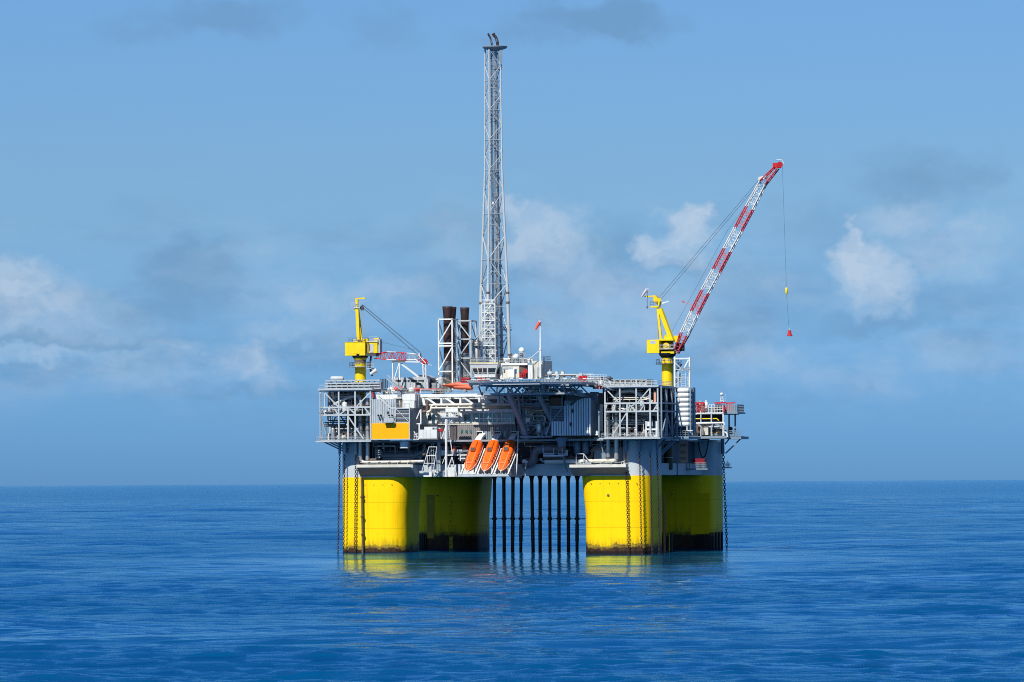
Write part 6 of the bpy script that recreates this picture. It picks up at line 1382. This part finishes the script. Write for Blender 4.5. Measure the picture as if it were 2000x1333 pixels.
FLc = [((663.5, 889), (660, 1092), 3.0, 'rusty mooring chain hanging clear of the far left edge of the hull'), ((673, 889), (671, 1090), -.9, 'rusty mooring chain down the left edge of the front left column'), ((695, 889), (692.5, 1090), -.9, 'rusty mooring chain beside the brown pipe on the front left column')]
FRc = [((1222, 885), (1228, 1088), -.9, 'rusty mooring chain on the front right column, leftmost of its set'), ((1249, 885), (1253.5, 1088), -.9, 'rusty mooring chain on the front right column, second from its left'), ((1270, 885), (1274, 1088), -.9, 'rusty mooring chain on the front right column, third from its left'), ((1283.5, 885), (1288, 1088), 1.5, 'rusty mooring chain at the shaded right corner of the front right column')]
for a, b, v, lab in FLc + FRc:
    z0 = P(*a, v); chain(lab, z0, P(*b, v))
    yt = 861 if a[0] < 900 else 856
    make('chain_pipe', G().tube([P(a[0], yt, v), P(a[0], a[1] - 1, v)], .36, 10), BLUEGREY if a[0] > 900 else COLLAR, hull); make('chain_pipe_mount', G().box((z0[0] - .2, v + .1, z0[2] + .6), (z0[0] + .2, max(.4, v + .5), Z(yt, a[0], v))), BLUEGREY, hull)
chain('rusty mooring chain in front of the shaded rear column, beside the orange edge', P(1297.5, 968, 12), P(1299, 1088, 12))
chain('heavy dark mooring chain hanging clear of the far right edge of the hull', P(1412.5, 888, VB + 2), P(1420, 1078, VB + 2), 1.35)
make('chain_pipe', G().tube([P(1411, 856, VB + 2), P(1411.5, 887, VB + 2)], .5, 10), BLUEGREY, hull)
T = thing('caisson_pipe', 'thin brown standpipe with flanges down the front left column', 'pipe', P(707, 1084, -.9))
make('pipe', G().tube([P(706, 931, -.9), P(708.5, 1088, -.9)], .24, 10), BROWNPIPE, T)
for y in (970, 1008, 1043): x = 706 + (y - 931) * .016; make('flange', G().tube([P(x, y, -.9), P(x, y + 1.5, -.9)], .48, 10), BROWNPIPE, T); make('clamp', G().beam(P(x - 2.5, y + 2.5, -.9), P(x + 2.5, y + 2.5, -.2), .16), BROWNPIPE, T)
for x in (1236, 1236): pass
T = thing('lit_strip_pipe', 'orange-brown pipe drawing a lit vertical strip on the shaded right side of the front right column', 'pipe', P(1297, 1084, 11))
make('pipe', G().tube([P(1297, 966, 11), P(1297.6, 1088, 11)], .3, 10), mat('lit_strip_orange', (.45, .16, .05), .5, var=.25), T); make('clamp', G().beam(P(1293, 1000, 11), P(1299, 1000, 11), .25), BROWNPIPE, T)  # lit vertical strip put into the pipe's orange-brown colour
T = thing('boat_fender', 'short dark fender post at the waterline right of the front right column', 'fender', P(1308, 1084, 20)); make('post', G().tube([P(1310, 1043, 20), P(1310, 1090, 20)], .5, 10), BLACK, T); make('cap', G().tube([P(1307.5, 1043, 19.6), P(1307.5, 1080, 19.6)], .13, 8), YEL, T)
# ten risers between the columns
rx = [(965.8, 965.5), (984, 985), (1002, 1001), (1018.6, 1017), (1038.4, 1041.5), (1055, 1055), (1073.4, 1074.5), (1091.5, 1092), (1109.7, 1110.5), (1127.5, 1127)]
ordn = ['leftmost of the ten', 'second from the left', 'third from the left', 'fourth from the left', 'fifth from the left, slightly slanted', 'sixth from the left', 'seventh from the left', 'eighth from the left', 'ninth from the left', 'rightmost of the ten']
VRS = 40.0
RISER = mat('dark_riser_coating', (.016, .014, .018), .5, var=.4, rust=.2, rcol=(.06, .03, .025)); RISERB = mat('brown_riser_sleeve', (.055, .04, .04), .5, var=.3)
for i, ((xa, xb), o_) in enumerate(zip(rx, ordn)):
    a, b = P(xa, 930, VRS), P(xb, 1088, VRS); T = thing('riser', 'dark vertical riser pipe between the columns, ' + o_, 'riser', (b[0], VRS, 0), 'riser pipes between the columns')
    f = lambda y: tuple(Vector(a).lerp(Vector(b), (y - 930) / 158))
    make('pipe', G().tube([f(934), f(1025), f(1088)], .46 if i % 3 else .42, 12), RISER, T)
    if i in (0, 2, 3, 4, 5, 9): make('sleeve', G().tube([f(1024), f(1058)], .49, 12), RISERB, T)
    make('bell_mouth', G().tube([f(930), f(932), f(935), f(938)], [.85, .66, .54, .48], 12), BLACK, T); make('guide_ring', G().tube([f(1011), f(1016)], .62, 12), BLACK, T)
T = thing('riser_guide', 'thin dark guide bar crossing the risers halfway down', 'guide bar', P(1045, 1014, VRS))
for i in range(11):
    if i == 6: continue
    xa = 957 if i == 0 else rx[i - 1][0] + 4; xb = 1143 if i == 10 else rx[i][0] - 4; fbar(T, 'bar', xa, 1014, xb, 1013.6, VRS, .2, BLACK)

# ------------------------------------------------------------------ right side: tank stack, access tower, rear module
VTk = 8.0
ua, ub = U(1321.5, VTk), U(1342.5, VTk); zb, ztk = Z(834, 1332, VTk), Z(758.5, 1332, VTk); n = 8; h = (ztk - zb) / n
lab = ['lowest', 'second from the bottom', 'third from the bottom', 'fourth from the bottom', 'fourth from the top', 'third from the top', 'second from the top', 'topmost']
for k in range(n):
    T = thing('stacked_tank', 'white horizontal tank beside the right crane pedestal, %s of the stack' % lab[k], 'tank', ((ua + ub) / 2, VTk + .6, zb + k * h), 'white tanks stacked beside the right crane')
    z = zb + (k + .5) * h; r = h * .49
    make('shell', G().tube([(ua, VTk + 1.6, z), (ua + .1, VTk + 1.6, z), (ub - .02, VTk + 1.6, z), (ub, VTk + 1.6, z)], [r * .92, r, r, r * .95], 20), WHITE, T); make('end_cap', G().tube([(ub + .003, VTk + 1.6, z), (ub + .9, VTk + 1.6, z)], [r, r * .98], 16), BLUEGREY, T)  # shaded end of the white tank is put into the blue-grey colour
T = thing('tank_rack', 'blue-grey steel rack holding the stack of white tanks', 'rack', P(1346, 850, VTk + 2))
make('back_plate', G().box((ub + .3, VTk + 2.6, Z(850, 1345, VTk)), (ub + .95, VTk + 4.5, ztk)), BLUEGREY, T)
for v in (VTk + .9, VTk + 4.4): bar(T, 'post', (ub + .6, v, Z(850, 1345, VTk)), (ub + .6, v, ztk + .2), .35, BLUEGREY)
fbar(T, 'drain', 1342, 833, 1342, 841, VTk, .25, WHITE); fbar(T, 'drain', 1341, 841.5, 1353, 841.5, VTk, .25, WHITE)
T = thing('access_tower', 'white and grey lattice access tower above the stacked tanks', 'tower', P(1333, 758, 10))
v = 10.0
for x, y0, m in ((1318, 697, WHITE), (1347, 698, WHITE), (1325, 726, LGREY)):
    fbar(T, 'post', x, y0, x, 757, v, .38, m); fbar(T, 'post', x, y0, x, 757, v + 4, .3, BLUEGREY)
fbar(T, 'beam', 1318, 701, 1348, 700.5, v, .36, WHITE); fbar(T, 'brace', 1345, 703, 1333, 726, v, .34, WHITE)
for y in (722, 738, 757): fbar(T, 'beam', 1318, y, 1348, y - .5, v, .24, LGREY); fbar(T, 'beam', 1318, y, 1348, y - .5, v + 4, .24, BLUEGREY)
for a, b in (((1319, 735), (1333, 750)), ((1333, 737), (1319, 752)), ((1342, 738), (1347, 757)), ((1347, 738), (1341, 757)), ((1318, 708), (1330, 720))): fbar(T, 'brace', *a, *b, v, .2, LGREY)
make('ladder', G().ladder(P(1335, 757, v - .3), P(1335, 728, v - .3), 1.1), WHITE, T); make('railing', G().railing([P(1330, 727, v - .4), P(1349, 726.5, v - .4)], 1.2, .6), GREY, T); make('flight', G().stairs(P(1318, 728, v + 1.5), P(1331, 712, v + 1.5), .8), DGREY, T); make('flight', G().stairs(P(1318, 752, v + 1.5), P(1331, 737, v + 1.5), .8), DGREY, T)
T = thing('side_walkway', 'dark railed walkway round the foot of the right crane', 'walkway', P(1308, 787, 14))
v = 9.0
fbox(T, 'floor', 1292, 788, 1322, 790.5, v, 6, BLUEGREY); make('railing', G().railing([P(1294, 788, v), P(1321, 787.5, v)], 1.2, .5), LGREY, T); fbox(T, 'floor', 1290, 803, 1322, 805.5, v, 6, BLUEGREY)
fbox(T, 'step_panel', 1293, 767, 1299, 780, v - .2, .4, RUST); fbox(T, 'step_panel', 1299.1, 771, 1304, 780, v - .2, .4, RUST); fbox(T, 'wing_lamp', 1321, 778, 1326, 785, v - .3, .6, WHITE)
for x in (1294, 1307, 1316, 1322): fbar(T, 'post', x, 780, x, 856, v, .34, BLUEGREY)
for a, b in (((1294, 806), (1304, 818)), ((1316, 822), (1306, 855)), ((1296, 822), (1304, 855))): fbar(T, 'brace', *a, *b, v, .22, BLUEGREY)
fbox(T, 'deck', 1288, 853, 1345, 857.5, v - 1, 12, BLUEGREY); make('deck_railing', G().railing([P(1292, 853, v - 1), P(1344, 852, v - 1)], 1.3, .7), GREY, T); fbox(T, 'pale_cabinet', 1292, 838, 1297, 852, v - .8, .6, CREAM)
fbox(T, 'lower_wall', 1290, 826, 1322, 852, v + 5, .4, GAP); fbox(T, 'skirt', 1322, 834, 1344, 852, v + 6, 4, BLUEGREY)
clutter(T, U(1296, 11), U(1330, 11), 10, 13.5, Z(852, 1310, 11), Z(828, 1310, 11), 10, 91, [BLUEGREY, DGREY, GREY])
for a, b in (((1313, 860), (1292, 884)), ((1319, 860), (1292, 889)), ((1299, 858), (1284, 876))): bar(T, 'knee_brace', P(*a, 10), P(*b, 8), .35, BLUEGREY)
# rear right module
VQ = 52.0
T = thing('rear_module', 'low open module at the far right rear with red-topped railings', 'process module', P(1390, 856, VQ))
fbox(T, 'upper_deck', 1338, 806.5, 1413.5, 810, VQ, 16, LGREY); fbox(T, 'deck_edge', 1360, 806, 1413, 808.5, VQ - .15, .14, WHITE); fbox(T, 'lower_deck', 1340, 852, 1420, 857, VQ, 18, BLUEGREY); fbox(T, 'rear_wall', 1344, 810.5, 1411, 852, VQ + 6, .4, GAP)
for x in (1369, 1389.5, 1412.5): fbar(T, 'post', x, 808, x, 852, VQ + .1, .3, LGREY if x < 1412 else WHITE)
for x in (1424, 1436): fbar(T, 'post', x, 808, x, 856, VQ + 6, .36, BLUEGREY)
fbox(T, 'wing_deck', 1411, 805.5, 1441, 808.5, VQ + 3, 8, BLUEGREY); fbox(T, 'wing_lower_deck', 1414, 853, 1447.5, 858, VQ + 3, 8, BLUEGREY)
make('wing_railing', G().railing([P(1414, 805.5, VQ + 3), P(1440, 805.5, VQ + 3), (U(1440, VQ + 3), VQ + 10, Z(805.5, 1440, VQ + 3))], 1.9, .5, .05), BLUEGREY, T); make('wing_railing', G().railing([P(1420, 853, VQ + 3), P(1447, 853, VQ + 3)], 1.5, .5, .05), BLUEGREY, T)
fbar(T, 'red_rail', 1395.5, 787.5, 1418, 787, VQ - .2, .35, RED); fbar(T, 'red_rail', 1418, 788, 1436, 787, VQ + 3, .3, RED); fbox(T, 'red_cabinet', 1411, 792, 1415, 805, VQ, .8, RED); fbar(T, 'red_rail', 1350, 787.5, 1376, 787.5, VQ, .4, RED)
g = G().railing([P(1384, 806, VQ), P(1412, 805.5, VQ)], 1.9, .8, .06); make('railing', g, WHITE, T)
for x in (1419, 1424, 1429): fbar(T, 'red_post', x, 789, x + .5, 804, VQ + 3, .16, PALERED)
fbox(T, 'wing_wall', 1417, 791, 1437, 805, VQ + 8, .3, BLUEGREY)
clutter(T, U(1350, VQ), U(1382, VQ), VQ, VQ + 4, Z(806, 1365, VQ), Z(788, 1365, VQ), 34, 105, [WHITE, WHITE, LGREY, GALV, GREY])
for k in range(9): a = 1351 + k * 3.1; make('red_pipe', G().tube([P(a, 806, VQ - .2), P(a, 790 + (k * 5) % 7, VQ - .2), P(a + 3, 789 + (k * 3) % 5, VQ - .2)], .1, 6), RED if k % 3 else PALERED, T); clutter(T, U(1382, VQ), U(1412, VQ), VQ + .5, VQ + 4, Z(806, 1398, VQ), Z(794, 1398, VQ), 22, 102, [WHITE, LGREY, GALV])
clutter(T, U(1346, VQ), U(1412, VQ), VQ + .5, VQ + 5, Z(852, 1380, VQ), Z(812, 1380, VQ), 26, 103, [DGREY, GREY, GAP, BROWNPIPE])
pipe(T, [P(1358, 818.5, VQ + .6), P(1400, 818, VQ + .6), P(1404, 822, VQ + .6)], .13, YEL); pipe(T, [P(1360, 827.5, VQ - .2), P(1414, 826.5, VQ - .2), P(1415, 831, VQ - .2)], .26, WHITE); pipe(T, [P(1361, 828, VQ), P(1369, 833, VQ), P(1373, 842, VQ), P(1373, 850, VQ)], .35, PIPE)
fbox(T, 'pale_tank', 1374, 833, 1383, 850, VQ + .4, 1.5, CREAM); fbox(T, 'side_cabinet', 1388, 829, 1410, 851, VQ + 1.5, 2, BLUEGREY); fbox(T, 'yellow_mark', 1399, 839, 1404, 846, VQ + 1.42, .06, AMBER)
make('valve_wheel', G().tube([P(1416, 837, VQ - .3), P(1416, 837, VQ + .3)], .45, 10), GALV, T); pipe(T, [P(1415, 844, VQ), P(1420, 847, VQ), P(1421, 854, VQ)], .22, WHITE)
for y in (838, 846): make('hose_drum', G().tube([P(1427, y, VQ + 5), P(1427, y, VQ + 6)], .55, 10), BLACK, T)
for a, b in (((1446, 858), (1417, 886)), ((1424, 858), (1416, 868))): bar(T, 'knee_brace', P(*a, VQ + 4), P(*b, VQ + 4), .3, BLUEGREY)
T = thing('beacon_mast', 'short lattice mast with a white ball lamp at the far right', 'mast', P(1411, 788, VQ + 2))
c = P(1409.5, 770.5, VQ + 2); make('lamp', G().dome(c, .42, 14, 8, 1, -.9), WHITE, T)
for x in (1406.5, 1413.5): fbar(T, 'leg', x, 788, 1410 + (x - 1410) * .4, 773, VQ + 2, .14, WHITE)
for y in (778, 783): fbar(T, 'rung', 1407.5, y, 1412.5, y, VQ + 2, .12, WHITE)
fbar(T, 'aerial', 1417.5, 790, 1417.5, 769, VQ + 2, .07, LGREY); fbar(T, 'spike', 1409.5, 768, 1410, 762, VQ + 2, .05, PALERED)
# shaded recess, sign and landing on the right side
T = thing('side_sign', 'faded orange sign with three lines of dark lettering on the shaded right side', 'sign', P(1335, 904, 22))
VSg = 21.0
fbox(T, 'board', 1327, 862, 1342.3, 904, VSg, .15, SIGNCOL)
for y0 in (868, 881, 893.5):
    for k in range(4):
        x = 1329 + k * 2.9
        fbox(T, 'letter', x, y0, x + .6, y0 + 5.4, VSg - .03, .025, INK); fbox(T, 'letter', x + .7, y0, x + 2.1, y0 + .9, VSg - .03, .025, INK)
        if k % 2 == 0: fbox(T, 'letter', x + .7, y0 + 2.3, x + 2.0, y0 + 3.2, VSg - .03, .025, INK)
        else: fbox(T, 'letter', x + .7, y0 + 4.6, x + 2.1, y0 + 5.4, VSg - .03, .025, INK)
fbar(T, 'bracket', 1326, 860, 1343, 860, VSg + .3, .3, BLUEGREY); fbar(T, 'stay', 1323, 870, 1323, 928, VSg + .5, .35, BLUEGREY)
T = thing('side_landing', 'blue-grey boat landing platform with a dark red cabinet on the shaded side', 'landing', P(1365, 917, 40))
VLd = 46.0
fbox(T, 'floor', 1327, 915.5, 1382, 918, VLd, 4, BLUEGREY); fbox(T, 'red_cabinet', 1352, 896, 1376, 906, VLd + 1, 2, mat('dark_red_paint', (.22, .015, .03), .5, var=.2)); make('railing', G().railing([P(1353, 915.5, VLd), P(1379, 915.5, VLd)], 1.5, .3, .03), GREY, T)
for x in (1331, 1336, 1341, 1347): fbar(T, 'post', x, 903, x, 915.5, VLd + .2, .2, GREY)
T = thing('hose_loop', 'dark hose hanging in a loop on the shaded rear column', 'hose', P(1374, 860, VB - HS - 1))
v = VB - HS - 1
pts = [P(1363.5 + 20 * t, 860 + 34 * (1 - (2 * t - 1) ** 2) ** .8, v) for t in [i / 16 for i in range(17)]]
make('hose', G().tube(pts, .16, 6), BLACK, T); fbox(T, 'hook', 1362, 858, 1385, 860, v - .1, .4, BLUEGREY)
T = thing('recess_tank', 'dim yellowish tank deep in the shaded recess under the right crane', 'tank', P(1306, 915, 30)); c = P(1305, 900, 30)
make('shell', G().lathe((c[0], 30), [(1.0, Z(918, 1305, 30)), (1.15, Z(916, 1305, 30)), (1.15, Z(872, 1305, 30)), (.8, Z(868, 1305, 30))], 16), mat('shaded_yellowish_tank', (.10, .07, .03), .5, var=.3), T); make('band', G().lathe((c[0], 30), [(1.2, Z(894.5, 1305, 30)), (1.2, Z(893.5, 1305, 30))], 16), CREAM, T)  # yellowish tank, shade of the recess put into its brown colour
T = thing('outboard_platform', 'tiny railed platform sticking out past the far right column edge', 'platform', P(1421, 914, VB)); fbox(T, 'floor', 1412, 913, 1426.5, 915, VB, 2, BLUEGREY); make('railing', G().railing([P(1413, 913, VB), P(1426, 913, VB)], 1.1, .4, .05), GREY, T); fbar(T, 'post', 1421.5, 913, 1421.5, 900, VB, .14, GREY)
# fender piles and growth bars on the rear right column; draft strip on the rear left one
T = thing('fender_rack', 'row of black fender piles at the waterline of the rear right column', 'fender', P(1385, 1082, VB - HS))
for k in range(10): x = 1357 + k * 5.9; make('pile', G().tube([P(x, 1041 + (6 - k if k < 5 else 0) * .8, VB - HS - .3 + max(0, k - 5) * .9), P(x, 1090, VB - HS - .3 + max(0, k - 5) * .9)], .17 if k < 7 else .28, 8), BLACK, T)
make('waler', G().beam(P(1355, 1043, VB - HS + .1), P(1412, 1040, VB - HS + 3.5), .15), BLACK, T); fbox(T, 'doubler_plate', 1349, 963, 1386, 1044, VB - HS - .12, .3, HULLY)
T = thing('draft_marks', 'yellow strip of draft marks down the shaded rear left column', 'draft marks', P(880, 1082, VB - HS - .2))
fbox(T, 'strip', 877.5, 1048, 884, 1086, VB - HS - .1, .15, mat('strip_yellow', (.55, .42, .01), .5, var=.2))
for k in range(14): y = 972 + k * 7.6; fbox(T, 'mark', 879 + (k % 2) * 1.6, y, 880.6 + (k % 2) * 1.6, y + 2.2, VB - HS - .14, .03, INK)
T = thing('rear_fender', 'black fender piles at the waterline left of the draft marks', 'fender', P(832, 1082, VB - HS))
for k in range(4): x = 820.5 + k * 3.8; make('pile', G().tube([P(x, 1041 + k, VB - HS - .3), P(x, 1090, VB - HS - .3)], .17, 8), BLACK, T)
fbox(T, 'dark_panel', 833, 967, 847.5, 1052, VB - HS - .12, .25, mat('stained_brown_plate', (.42, .28, .015), .5, var=.3))
